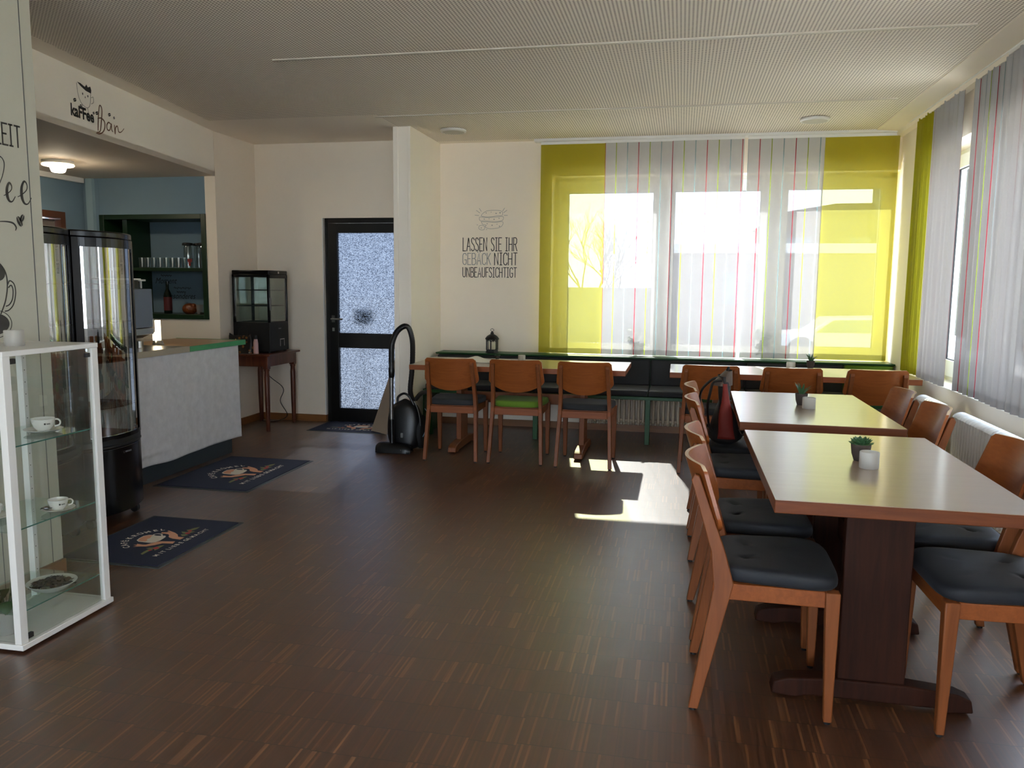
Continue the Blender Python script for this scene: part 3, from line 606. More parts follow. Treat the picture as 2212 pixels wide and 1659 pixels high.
# script on the recess wall of the bar
def pl_bar(x, y, d): return (x, 7.258 - .0008 * d, y)
o = thing('wall_lettering', 'dark script Moment and Besonderes behind the lower bar shelf', 'wall lettering', (-4.7, 7.25, 1.3))
for x, z, w_ in ((-5.12, 1.475, .12), (-4.98, 1.352, .19), (-4.95, 1.312, .10)):      # three small lines too dim to read
    mb = MB(); q = [(x + w_ * k / 24, z + .008 * sin(k * 2.3) + .004 * sin(k * 1.1)) for k in range(25)]; ribbon(mb, q, .004, pl_bar); O('text_line', mb, m_inkblk, o, smooth=0)
for txt, x, z, s_ in (('Moment', -5.19, 1.395, .085), ('Besonderes', -5.07, 1.245, .083)):
    mb = MB(); font_text(mb, txt, lambda px, py, d: pl_bar(x + px * .82 + py * .3, z + py, d), s_, -0.0004); O('text_line', mb, m_inkblk, o, smooth=0)

# ------------------------------------------------------------------ chairs
def make_chair(pad_mat, tufted):
    root = thing('dining_chair', 'beech dining chair', 'chair')
    fr = MB()                                     # seat frame
    fr.hexa([(-.205, -.175, .392), (-.178, -.175, .392), (-.178, .19, .392), (-.205, .19, .392)], [(-.205, -.175, .447), (-.178, -.175, .447), (-.178, .19, .447), (-.205, .19, .447)])
    fr.hexa([(.178, -.175, .392), (.205, -.175, .392), (.205, .19, .392), (.178, .19, .392)], [(.178, -.175, .447), (.205, -.175, .447), (.205, .19, .447), (.178, .19, .447)])
    fr.box(-.178, .178, .185, .212, .392, .447); fr.box(-.178, .178, -.165, -.140, .385, .440); fr.box(-.178, .178, -.14, .185, .436, .447)
    O('seat_frame', fr, m_beechx, root, bev=.003)
    for s in (-1, 1):                             # front leg, tapering downwards
        mb = MB(); x0, x1 = (s * .222, s * .180)
        mb.hexa([(s * .215, .192, .008), (s * .187, .192, .008), (s * .187, .218, .008), (s * .215, .218, .008)], [(x0, .176, .449), (x1, .176, .449), (x1, .222, .449), (x0, .222, .449)])
        leg = O('leg', mb, m_beech, root, bev=.004); O('foot_glide', MB().lathe([(.011, 0), (.011, .009)], (s * .201, .205, 0), 12), m_rubber, leg)
    for s in (-1, 1):                             # rear leg, kinked at seat height and running on up behind the backrest
        prof = [(-.240, .008), (-.208, .008), (-.108, .445), (-.138, .55), (-.230, .80), (-.246, .805), (-.256, .785), (-.184, .55), (-.172, .43)]
        mb = MB(); n = len(prof)
        def xo(z): return .226 - .034 * z / .8
        vs = [(s * xo(z), y, z) for y, z in prof] + [(s * (xo(z) - .028), y, z) for y, z in prof]
        mb.add(vs, [tuple(range(n)), tuple(range(2 * n - 1, n - 1, -1))] + [(i, n + i, n + (i + 1) % n, (i + 1) % n) for i in range(n)])
        leg = O('leg', mb, m_beech, root, bev=.003); O('foot_glide', MB().lathe([(.011, 0), (.011, .009)], (s * .211, -.224, 0), 12), m_rubber, leg)
    # moulded plywood backrest
    NU, NV = 26, 12; vs = []
    def bk(u, v, off):
        a = 2 * u - 1; au = abs(a)
        z1 = .835 - .016 * max(0, (au - .9) / .1) ** 2; z0 = .572 + .072 * au ** 2.3 + .012 * max(0, (au - .93) / .07) ** 2
        z = z0 + (z1 - z0) * v; w = .224 - .020 * max(0, (z - .66) / .175) - .006 * max(0, (.68 - z) / .1)
        y = -.105 - .118 * (z - .42) / .37 - .058 * (1 - a * a) ** 1.3 + off + .020
        return (a * w, y, z)
    mb = MB(); th = .0065
    f0 = [bk(i / NU, j / NV, th) for j in range(NV + 1) for i in range(NU + 1)]; f1 = [bk(i / NU, j / NV, -th) for j in range(NV + 1) for i in range(NU + 1)]
    N = len(f0); q = lambda i, j: j * (NU + 1) + i
    fs = []; mi = []
    for j in range(NV):
        for i in range(NU):
            fs += [(q(i, j), q(i + 1, j), q(i + 1, j + 1), q(i, j + 1)), (N + q(i, j), N + q(i, j + 1), N + q(i + 1, j + 1), N + q(i + 1, j))]; mi += [0, 0]
    for i in range(NU):
        fs += [(q(i, 0), N + q(i, 0), N + q(i + 1, 0), q(i + 1, 0)), (q(i, NV), q(i + 1, NV), N + q(i + 1, NV), N + q(i, NV))]; mi += [0, 1]
    for j in range(NV):
        fs += [(q(0, j), q(0, j + 1), N + q(0, j + 1), N + q(0, j)), (q(NU, j), N + q(NU, j), N + q(NU, j + 1), q(NU, j + 1))]; mi += [0, 0]
    mb.v = f0 + f1; mb.f = fs; mb.mi = mi
    O('backrest', mb, [m_ply, m_edge], root, smooth=50)
    # upholstered pad: rounded trapezoid built of rings
    def outline(k, n=64):
        a = 2 * pi * k / n; c, s_ = cos(a), sin(a); p = 5.0
        r = 1 / ((abs(c) ** p + abs(s_) ** p) ** (1 / p)); x, y = c * r, s_ * r
        return x * (.212 + .020 * y - .006), .030 + y * .198
    rings = [(.97, .449), (1.0, .458), (1.0, .481), (.985, .491), (.95, .497), (.86, .500), (.74, .501), (.62, .501), (.5, .501), (.38, .501), (.28, .501), (.18, .501), (.09, .501)]
    n = 64; mb = MB()
    btn = [(-.075, -.06), (.075, -.06), (0, .03), (-.08, .11), (.08, .11)]
    for sc, z in rings:
        for k in range(n):
            x, y = outline(k, n); x *= sc; y = .03 + (y - .03) * sc; zz = z
            if z > .47: zz -= .010 * max(0, (y - .10) / .13) ** 2
            if z > .49 and tufted: zz -= sum(.014 * math.exp(-((x - bx) ** 2 + (y - by) ** 2) / .00016) for bx, by in btn)
            if z > .49 and not tufted: zz -= .006 * (1 - (x / .22) ** 2) * (1 - ((y - .03) / .2) ** 2)
            mb.v.append((x, y, zz))
    m = len(rings)
    mb.f = [(i * n + k, i * n + (k + 1) % n, (i + 1) * n + (k + 1) % n, (i + 1) * n + k) for i in range(m - 1) for k in range(n)] + [tuple(range(n))[::-1], tuple((m - 1) * n + k for k in range(n))]
    mb.mi = [0] * len(mb.f)
    pad = O('seat_pad', mb, pad_mat, root, smooth=60)
    if tufted:
        for x, y in btn: O('tuft_button', MB().ball((x, y, .4865), (.007, .007, .003), 8, 4), pad_mat, pad)
    return root
ch_dark = make_chair(m_padn, True); ch_grey = make_chair(m_pada, False); ch_lime = make_chair(m_padg, False)
used = set()
def chair(src, x, y, rz, label, group):
    if src.name in used: return dup(src, (x, y, 0), rz, label, group)
    used.add(src.name); src.location = (x, y, 0); src.rotation_euler = (0, 0, rz); src['label'] = label; src['group'] = group; return src
gb = 'beech chairs along the bench tables'
chair(ch_grey, -1.785, 6.345, radians(1.5), 'beech chair with dark grey pad beside the vacuum cleaner', gb)
chair(ch_lime, -1.258, 6.365, radians(1.0), 'beech chair with a lime green seat pad', gb)
chair(ch_grey, -.708, 6.345, radians(-.5), 'beech chair with grey pad right of the green-padded one', gb)
chair(ch_grey, .235, 6.36, radians(-.5), 'beech chair behind the backpack at the right bench table', gb)
chair(ch_grey, .815, 6.36, 0, 'middle beech chair of three at the right bench table', gb)
chair(ch_grey, 1.395, 6.37, radians(1), 'beech chair nearest the window corner at the right bench table', gb)
gl, gr_ = 'chairs on the left side of the front tables', 'chairs on the right side of the front tables'
R90 = -pi / 2
chair(ch_dark, .312, 2.85, R90 + radians(-1), 'nearest beech chair left of the front table, tufted navy pad', gl)
chair(ch_dark, .312, 3.395, R90 + radians(1), 'second beech chair on the left of the front table', gl)
chair(ch_dark, .315, 4.36, R90, 'beech chair left of the second table, in front of the backpack chair', gl)
chair(ch_dark, .315, 4.915, R90 + radians(-.5), 'beech chair with the backpack standing on its seat', gl)
chair(ch_dark, 1.05, 2.855, -R90 + radians(2), 'nearest beech chair right of the front table, backrest out of frame', gr_)
chair(ch_dark, 1.055, 3.375, -R90, 'second beech chair on the right of the front table', gr_)
chair(ch_dark, 1.05, 4.345, -R90, 'beech chair right of the second table, nearer one', gr_)
chair(ch_dark, 1.045, 4.945, -R90 + radians(1), 'beech chair right of the second table, farther one', gr_)

# ------------------------------------------------------------------ tables
def make_table(label, corners, wood_m, legs, group, along):
    """corners: front-left, front-right, back-right, back-left of the top; legs: trestles as (centre, foot half length)"""
    cx_ = sum(c[0] for c in corners) / 4; cy_ = sum(c[1] for c in corners) / 4
    root = thing('trestle_table', label, 'table', (cx_, cy_, 0), group)
    O('tabletop', MB().hexa([(x, y, .706) for x, y in corners], [(x, y, .7485) for x, y in corners]), m_beechx if wood_m is m_beech else MATS['beech_dark_x'], root, bev=.003)
    ins = .0015; c2 = [(x + (cx_ - x) / abs(cx_ - x) * ins, y + (cy_ - y) / abs(cy_ - y) * ins) for x, y in corners]
    O('laminate_surface', MB().hexa([(x, y, .7480) for x, y in c2], [(x, y, .7500) for x, y in c2]), m_top, root, smooth=0)
    for (lx, ly, fa_, fb_) in legs:
        foot = MB()
        pr = [(fa_, .012), (fa_ + .008, .055), (fa_ + .05, .072), ((fa_ + fb_) / 2 - .12, .085), ((fa_ + fb_) / 2 + .12, .085), (fb_ - .05, .072), (fb_ - .008, .055), (fb_, .012), (fb_ - .08, .004), (fb_ - .12, .016), (fa_ + .12, .016), (fa_ + .08, .004)]
        if along == 'x': foot.prism(pr, 'y', ly - .035, ly + .035)
        else: foot.prism([(p[0], p[1]) for p in pr], 'x', lx - .035, lx + .035)
        f_ = O('foot', foot, wood_m, root, bev=.006)
        col = MB()
        if along == 'x': col.box(lx - .108, lx + .108, ly - .022, ly + .022, .08, .665)
        else: col.box(lx - .022, lx + .022, ly - .108, ly + .108, .08, .665)
        O('leg', col, wood_m, root, bev=.004)
        top = MB()
        if along == 'x': top.box(lx - .30, lx + .30, ly - .03, ly + .03, .664, .706)
        else: top.box(lx - .03, lx + .03, ly - .30, ly + .30, .664, .706)
        O('top_rail', top, wood_m, root, bev=.004)
    (x0, y0, _, _), (x1, y1, _, _) = legs
    st = MB()
    if along == 'x': st.box(x0 - .014, x0 + .014, y0 + .022, y1 - .022, .40, .49)
    else: st.box(x0 + .022, x1 - .022, y0 - .014, y0 + .014, .405, .495)
    O('stretcher', st, wood_m, root, bev=.003)
    return root
wood('beech_dark_x', (112, 58, 26), (88, 44, 20), 'x', rough=0.45, coat=0.0, spec=0.28)
gt = 'trestle tables'
make_table('front wooden table with a pale top, succulent and candle glass', [(.312, 2.608), (1.094, 2.600), (1.094, 3.872), (.311, 3.884)], m_beechd, [(.677, 2.825, .352, 1.0), (.677, 3.45, .352, 1.0)], gt, 'x')
make_table('second wooden table, behind the front one, with a spiky succulent', [(.305, 4.111), (1.078, 4.093), (1.070, 5.329), (.331, 5.324)], m_beechd, [(.69, 4.33, .36, 1.02), (.69, 5.05, .36, 1.02)], gt, 'x')
make_table('left bench table with an open newspaper and a candle glass', [(-2.2, 6.353), (-.411, 6.353), (-.411, 7.10), (-2.2, 7.10)], m_beech, [(-1.845, 6.73, 6.40, 7.05), (-.78, 6.73, 6.39, 7.05)], gt, 'y')
make_table('right bench table under the window', [(-.069, 6.362), (1.755, 6.362), (1.755, 7.05), (-.072, 7.05)], m_beech, [(.30, 6.71, 6.42, 7.0), (1.39, 6.71, 6.42, 7.0)], gt, 'y')

# ------------------------------------------------------------------ bench along the window wall
bn = thing('wall_bench', 'long green framed bench with grey upholstery below the window', 'bench', (-.25, 7.45, 0))
O('seat_board', MB().box(-2.335, 1.85, 7.17, 7.62, .415, .437), m_green, bn, bev=.003)
O('seat_rail', MB().box(-2.335, 1.85, 7.165, 7.185, .408, .437), m_green, bn, bev=.003)
O('backrest_board', MB().box(-2.335, 1.85, 7.655, 7.68, .43, .735), m_green, bn, bev=.002)
O('shelf', MB().box(-2.345, 1.855, 7.575, 7.838, .735, .752), m_green, bn, bev=.003)
O('shelf_edge', MB().box(-2.345, 1.855, 7.560, 7.576, .741, .753), m_green, bn, bev=.004)
for x in (-2.29, -1.28, -.262, .76, 1.80):
    O('leg', MB().box(x - .022, x + .022, 7.20, 7.245, 0, .415).box(x - .018, x + .018, 7.245, 7.62, .36, .415), m_green, bn, bev=.003)
O('side_panel', MB().box(-2.348, -2.333, 7.17, 7.62, 0, .437), m_green, bn, bev=.002)
def cushion(x0, x1, y0, y1, z0, z1, r=.02):
    b_ = bmesh.new(); return MB().box(x0, x1, y0, y1, z0, z1)
for x0, x1 in ((-2.325, -1.30), (-1.295, -.265), (-.258, .59), (.595, 1.43), (1.436, 1.845)):
    mt = m_padg if x0 > 1.4 else m_pada
    lb = 'lime green back cushion' if x0 > 1.4 else None
    O('back_cushion', MB().box(x0, x1, 7.562, 7.652, .49, .733), mt, bn, bev=.016, seg=4, label=lb)
    O('seat_cushion', MB().box(x0, x1, 7.17, 7.65, .438, .492), m_pada if x0 < 1.4 else m_padg, bn, bev=.016, seg=4)

# ------------------------------------------------------------------ radiators
def radiator(label, axis, a0, a1, d0, d1, z0, z1, pitch, mt, group):
    loc = ((a0 + a1) / 2, (d0 + d1) / 2, 0) if axis == 'x' else ((d0 + d1) / 2, (a0 + a1) / 2, 0)
    root = thing('radiator', label, 'radiator', loc, group)
    n = int((a1 - a0) / pitch); el = MB(); nd = 3; r = .0125
    for i in range(n):
        a = a0 + (i + .5) * pitch
        for k in range(nd):
            d = d0 + r + (d1 - d0 - 2 * r) * k / (nd - 1); p = (a, d) if axis == 'x' else (d, a)
            el.lathe([(r * .9, z0 + .03), (r, z0 + .06), (r, z1 - .05), (r * .95, z1 - .03)], (p[0], p[1], 0), 8)
        # rounded header loop per section, top and bottom
        for zc, s in ((z1 - .035, 1), (z0 + .035, -1)):
            pts = [(d0 + r + (d1 - d0 - 2 * r) * k / 8, zc + s * .022 * sin(pi * k / 8) ** .5) for k in range(9)]
            P_ = [(a, d, z) if axis == 'x' else (d, a, z) for d, z in pts]
            el.tube(P_, .018, 8)
    e_ = O('section', el, mt, root, smooth=50, label='row of radiator sections'); e_['kind'] = 'stuff'
    c = (d0 + d1) / 2
    hdr = MB()
    for z in (z0 + .04, z1 - .04):
        hdr.tube([(a0, c, z), (a1, c, z)] if axis == 'x' else [(c, a0, z), (c, a1, z)], .014, 10)
    O('header_pipe', hdr, mt, root)
    pipe = MB(); p = (a1 + .02, c) if axis == 'x' else (c, a1 + .02)
    q0 = (a1 - .01, c) if axis == 'x' else (c, a1 - .01)
    pipe.tube([(q0[0], q0[1], z0 + .04), (p[0], p[1], z0 + .04), (p[0], p[1], 0)], .009, 8)
    O('supply_pipe', pipe, mt, root)
    return root
radiator('cream tubular radiator under the green bench', 'x', -.90, 1.25, 7.70, 7.80, .085, .37, .0465, simple('cream_radiator', (212, 196, 168), 0.4), 'tubular radiators')
radiator('white radiator on the right wall, farther one near the corner', 'y', 5.93, 6.42, 1.715, 1.82, .10, .635, .047, m_whitem, 'tubular radiators')
radiator('white radiator on the right wall, nearer one beside the tables', 'y', 4.05, 5.56, 1.715, 1.82, .10, .635, .047, m_whitem, 'tubular radiators')

# ------------------------------------------------------------------ panel curtains
def curtain(label, x0, x1, y, mt, zb, zt, wave=0.0, wl=.1, ph=0.0, side=False, group='flat panel curtains on ceiling tracks'):
    root = thing('panel_curtain', label, 'curtain', (x0, y, zb) if not side else (y, x0, zb), group)
    w = x1 - x0; nu = 40 if wave else 4
    def fn(u, v):
        d = wave * sin(2 * pi * u * w / wl + ph) * (1 - .35 * v) + (wave * .5 * sin(2 * pi * u * w / (wl * 2.7) + ph * 2))
        return (x0 + u * w, y + d, zb + v * (zt - zb)) if not side else (y + d, x0 + u * w, zb + v * (zt - zb))
    nu = max(4, int(w / wl * 14)) if wave else 4
    O('fabric', MB().grid(fn, nu, 8), mt, root, smooth=180, fixn=False)
    mb = MB()
    if side: mb.box(y - .004, y + .004, x0, x1, zt - .004, zt + .022)
    else: mb.box(x0, x1, y - .004, y + .004, zt - .004, zt + .022)
    O('carrier_rail', mb, m_whitem, root)
    return root
curtain('yellow panel curtain at the left end of the back window', -1.36, -.745, 7.790, m_cy, .758, 2.745)
curtain('white striped panel curtain next to the left yellow one', -.745, -.112, 7.775, m_cw[0], .758, 2.745)
curtain('middle white striped panel curtain of the back window', -.125, .512, 7.755, m_cw[0], .758, 2.745)
curtain('white striped panel curtain next to the right yellow one', .545, 1.205, 7.775, m_cw[2], .758, 2.745)
curtain('yellow panel curtain at the right end of the back window', 1.195, 1.825, 7.790, m_cy, .762, 2.745)
gs = 'side window panel curtains'
curtain('yellow curtain of the side window, nearest the corner', 6.745, 7.215, 1.805, m_cy_side, .742, 2.75, .011, .075, 0, True, gs)
curtain('white striped side window curtain beside the yellow one', 6.09, 6.745, 1.805, m_cw_side[0], .735, 2.75, .009, .105, 1, True, gs)
curtain('white side curtain just nearer than the open gap', 5.29, 5.885, 1.805, m_cw_side[1], .74, 2.75, .009, .1, 2, True, gs)
curtain('white side curtain nearest the camera at the right edge', 4.64, 5.285, 1.790, m_cw_side[2], .74, 2.75, .009, .1, .5, True, gs)
curtain('white side curtain beyond the right edge of the picture', 3.98, 4.635, 1.805, m_cw_side[0], .74, 2.75, .009, .1, 2.5, True, gs)
for i, (x0, x1, y0, y1) in enumerate(((-1.42, 1.80, 7.748, 7.80), (1.782, 1.828, 3.7, 7.35))):
    o = O('curtain_rail', MB().box(x0, x1, y0, y1, 2.766, 2.79), m_whitem, loc=((x0 + x1) / 2, (y0 + y1) / 2, 2.778), bev=.002)
    tag(o, ['white curtain rail over the back window', 'white curtain rail over the side window'][i], 'curtain rail')

# ------------------------------------------------------------------ ceiling discs
for i, x in enumerate((-2.05, 1.02)):
    o = thing('ceiling_speaker', ['round white ceiling disc above the biscuit drawing', 'round white ceiling disc near the right window'][i], 'ceiling speaker', (x, 7.165, ZC), 'round ceiling speakers')
    O('housing', MB().lathe([(.115, -.004), (.118, -.018), (.108, -.026), (.10, -.026)], (x, 7.165, ZC), 40), m_white, o)
    O('grille', MB().lathe([(.10, -.026), (.06, -.030), (.004, -.031)], (x, 7.165, ZC), 40), simple('speaker_grille', (196, 192, 180), 0.7), o)

# ------------------------------------------------------------------ logo mats
m_peach = simple('mat_print_peach', (232, 170, 136), 0.95); m_cream = simple('mat_print_cream', (236, 228, 214), 0.95)
m_olive = simple('mat_print_olive', (134, 138, 92), 0.95); m_red = simple('mat_print_red', (206, 72, 76), 0.95)
LOGO = [('cup', m_cream, [[(.433, .633), (.479, .65), (.528, .653), (.557, .624), (.562, .589), (.553, .547), (.557, .509), (.568, .464), (.542, .438), (.507, .43), (.465, .423), (.427, .433), (.408, .458), (.405, .489), (.408, .546), (.411, .594)]]),
 ('coffee', m_peach, [[(.430, .617), (.474, .64), (.524, .642), (.549, .617), (.553, .585), (.518, .569), (.496, .554), (.468, .562), (.445, .535), (.423, .532), (.418, .57)]]),
 ('hand', m_peach, [[(.305, .544), (.333, .528), (.340, .574), (.352, .549), (.368, .564), (.362, .498), (.367, .473), (.4, .451), (.441, .423), (.455, .391), (.471, .275), (.426, .26), (.415, .353), (.37, .39), (.333, .439), (.321, .504)],
   [(.628, .559), (.640, .507), (.650, .52), (.638, .469), (.666, .536), (.676, .526), (.656, .471), (.641, .43), (.609, .375), (.567, .333), (.563, .265), (.514, .264), (.521, .348), (.537, .396), (.557, .423), (.579, .436), (.599, .464), (.604, .498), (.604, .544)]]),
 ('leaf', m_olive, [[(.196, .36), (.238, .37), (.283, .37), (.296, .352), (.285, .323), (.255, .333), (.222, .333), (.182, .33)], [(.299, .406), (.315, .39), (.324, .357), (.355, .342), (.367, .338), (.387, .305), (.351, .3), (.33, .30), (.308, .292), (.273, .297), (.301, .328), (.295, .38)],
   [(.62, .353), (.63, .318), (.621, .275), (.587, .29), (.584, .31)], [(.676, .398), (.676, .343), (.695, .313), (.701, .269), (.67, .285), (.635, .3), (.641, .353)], [(.719, .378), (.737, .358), (.77, .348), (.803, .313), (.765, .303), (.731, .308), (.715, .318), (.696, .353)]]),
 ('flower', m_red, [[(.27, .362), (.287, .345), (.275, .323), (.255, .333)], [(.315, .352), (.339, .342), (.336, .31), (.318, .297), (.298, .315), (.3, .342)], [(.649, .337), (.669, .328), (.669, .292), (.643, .284), (.63, .312)], [(.699, .347), (.719, .343), (.716, .318), (.69, .307), (.681, .328)]])]
ARC = list(zip('CAFÉKRÜMEL', [(.285, .60), (.318, .655), (.356, .697), (.399, .725), (.462, .745), (.519, .748), (.569, .735), (.614, .705), (.659, .66), (.69, .61)]))
ARC_ROT = [58, 50, 38, 27, 12, 0, -14, -26, -38, -50]
LINE = list(zip('MITLIEBEGEMACHT', [.191, .237, .269, .321, .347, .38, .415, .457, .511, .544, .590, .635, .679, .717, .757]))
def logo_mat(label, o_, ex, ey, L_, H_, top=.009):
    """o_: corner at the start of the text line; ex: along the text; ey: towards the top of the text"""
    o_, ex, ey = Vector(o_), Vector(ex), Vector(ey)
    def W(u, v, z): p = o_ + ex * (u * L_) + ey * (v * H_); return (p.x, p.y, z)
    c = W(.5, .5, 0); root = thing('door_mat', label, 'mat', c, 'navy logo mats')
    O('rubber_border', MB().hexa([W(0, 0, .0005), W(1, 0, .0005), W(1, 1, .0005), W(0, 1, .0005)], [W(.004, .005, .004), W(.996, .005, .004), W(.996, .995, .004), W(.004, .995, .004)]), m_matb, root)
    bu, bv = .022 / L_, .022 / H_
    O('carpet', MB().hexa([W(bu, bv, .003), W(1 - bu, bv, .003), W(1 - bu, 1 - bv, .003), W(bu, 1 - bv, .003)], [W(bu, bv, top), W(1 - bu, bv, top), W(1 - bu, 1 - bv, top), W(bu, 1 - bv, top)]), m_mat, root, bev=.002)
    z = top + .0006
    for i, (nm, mt, polys) in enumerate(LOGO):
        for p in polys:
            mb = MB(); mb.add([W(u, v, z + .0003 * (nm in ('coffee', 'flower'))) for u, v in p], [tuple(range(len(p)))])
            if nm != 'cup': O('logo_' + nm, mb, mt, root, smooth=0)
        if nm == 'cup': ribbon(mb, [(p.x, p.y) for p in catmull([(.551, .575, 0), (.575, .588, 0), (.592, .565, 0), (.586, .52, 0), (.560, .495, 0)], 5)], .012, lambda x, y, d: W(x, y, z))
        if nm == 'cup': O('logo_' + nm, mb, mt, root, smooth=0)
    mb = MB()
    asp = H_ / L_
    for (ch, (u, v)), rt in zip(ARC, ARC_ROT):
        r_ = radians(rt)
        tmp = MB(); w = font_text(tmp, ch, lambda x, y, d: (x, y, 0), .062, .0018)
        mb.add([W(u + ((x - w / 2) * cos(r_) - (y - .03) * sin(r_)) * .92, v + ((x - w / 2) * sin(r_) + (y - .03) * cos(r_)) * .92 / asp, z) for x, y, _ in tmp.v], tmp.f)
    O('arched_text', mb, m_cream, root, smooth=0)
    mb = MB()
    for ch, u in LINE:
        tmp = MB(); w = font_text(tmp, ch, lambda x, y, d: (x, y, 0), .050, .0014)
        mb.add([W(u + (x - w / 2) * .92, .185 + y * .92 / asp, z) for x, y, _ in tmp.v], tmp.f)
    O('text_line', mb, m_cream, root, smooth=0)
logo_mat('navy logo mat nearest the camera, in front of the black cooler', (-2.494, 3.414), (0, 1), (-1, 0), .803, .603)
logo_mat('navy logo mat beside the cloth-hung counter', (-2.835, 4.85), (0, 1), (-1, 0), 1.012, .729)
logo_mat('navy logo mat at the glazed door', (-3.50, 7.085), (1, 0), (0, 1), .93, .56)

# ------------------------------------------------------------------ counter
ct = thing('bar_counter', 'bar counter hung with grey cloth, green-edged at its far end', 'counter', (-3.85, 5.2, 0))
O('carcass', MB().box(-4.15, -3.66, 4.36, 6.04, .13, .90), m_counter, ct)
O('plinth', MB().box(-4.10, -3.64, 4.36, 6.01, 0, .135), m_plinth, ct, bev=.003)
O('worktop', MB().box(-4.22, -3.578, 5.372, 6.15, .905, .935), m_counter, ct, bev=.002)
O('steel_worktop', MB().box(-4.22, -3.578, 4.36, 5.370, .905, .940), m_steel, ct, bev=.003, label='stainless steel section of the worktop')
O('steel_edge', MB().box(-3.584, -3.574, 4.36, 5.370, .898, .941), simple('steel_edge_strip', (176, 164, 150), 0.35, metal=0.6), ct)
O('green_edge', MB().box(-3.584, -3.572, 5.372, 6.155, .898, .938).box(-4.22, -3.572, 6.148, 6.158, .898, .938), m_greent, ct, bev=.002)
def cl(u, v):
    y = 4.37 + u * 1.71; z0 = .130 + .003 * sin(y * 7) + .002 * sin(y * 17.0); z = z0 + v * (.90 - z0)
    wv = (1 - v) ** 2 * (.010 * sin(y * 6.1 + 1) + .006 * sin(y * 13.7)) + .0025 * sin(y * 9 + z * 5) * (1 - v)
    fold = .014 * math.exp(-((z - .185 - .03 * sin((y - 4.6) * 4.2)) / .012) ** 2) * max(0, sin((y - 4.2) * 3.3)) ** .5 if sin((y - 4.2) * 3.3) > 0 else 0
    return (-3.598 + wv + fold, y, z)
mb = MB().grid(cl, 150, 60); o = O('cloth', mb, m_cloth, smooth=180, loc=(-3.6, 5.2, .13), solid=.002, fixn=False); tag(o, 'grey mottled cloth hanging down the counter front', 'cloth')
# coffee machine
cm = thing('coffee_machine', 'blue-grey automatic coffee machine on the steel worktop', 'coffee machine', (-4.03, 5.2, .94))
mg = simple('blue_grey_enamel', (104, 114, 132), 0.4); md = simple('grey_enamel', (132, 138, 146), 0.4)
O('body', MB().box(-4.2, -3.865, 5.0, 5.365, 1.075, 1.36), mg, cm, bev=.006)
O('body_lower', MB().box(-4.2, -3.865, 5.0, 5.365, 1.025, 1.072), md, cm, bev=.004)
O('body_base', MB().prism([(-4.2, .941), (-3.93, .941), (-3.93, 1.0), (-3.87, 1.024), (-4.2, 1.024)], 'y', 5.0, 5.33), m_blackm, cm, bev=.004)
O('bean_hopper', MB().box(-4.12, -3.90, 5.06, 5.27, 1.362, 1.425), g_jar, cm, bev=.008)
O('hopper_lid', MB().box(-4.13, -3.89, 5.05, 5.28, 1.425, 1.437), m_white, cm, bev=.003)
O('lid_handle', MB().box(-3.91, -3.895, 5.285, 5.295, 1.365, 1.43).box(-3.91, -3.895, 5.27, 5.34, 1.417, 1.43), m_white, cm, bev=.003)
m_lit = simple('white_panel_added_glow', (255, 226, 170), 0.5, emis=(1.0, .82, .55, 1), es=1.0)  # no lamp: emission imitates lamplight falling on the machine's white side
O('side_panel_added_glow', MB().prism([(5.375, .975), (5.375, 1.02), (5.405, 1.04), (5.405, 1.125), (5.455, 1.125), (5.455, .975)], 'x', -3.885, -3.87), m_lit, cm, bev=.001)
O('panel_foot', MB().lathe([(.045, .941), (.04, .95), (.03, .973)], (-3.877, 5.425, 0), 24), m_steel, cm)
o = O('steel_cup', MB().lathe([(.018, 0), (.02, .002), (.02, .048), (.018, .05)], (-3.80, 5.10, .941), 20), m_steel, loc=(-3.80, 5.10, .941)); tag(o, 'small steel beaker on the worktop before the coffee machine', 'cup')

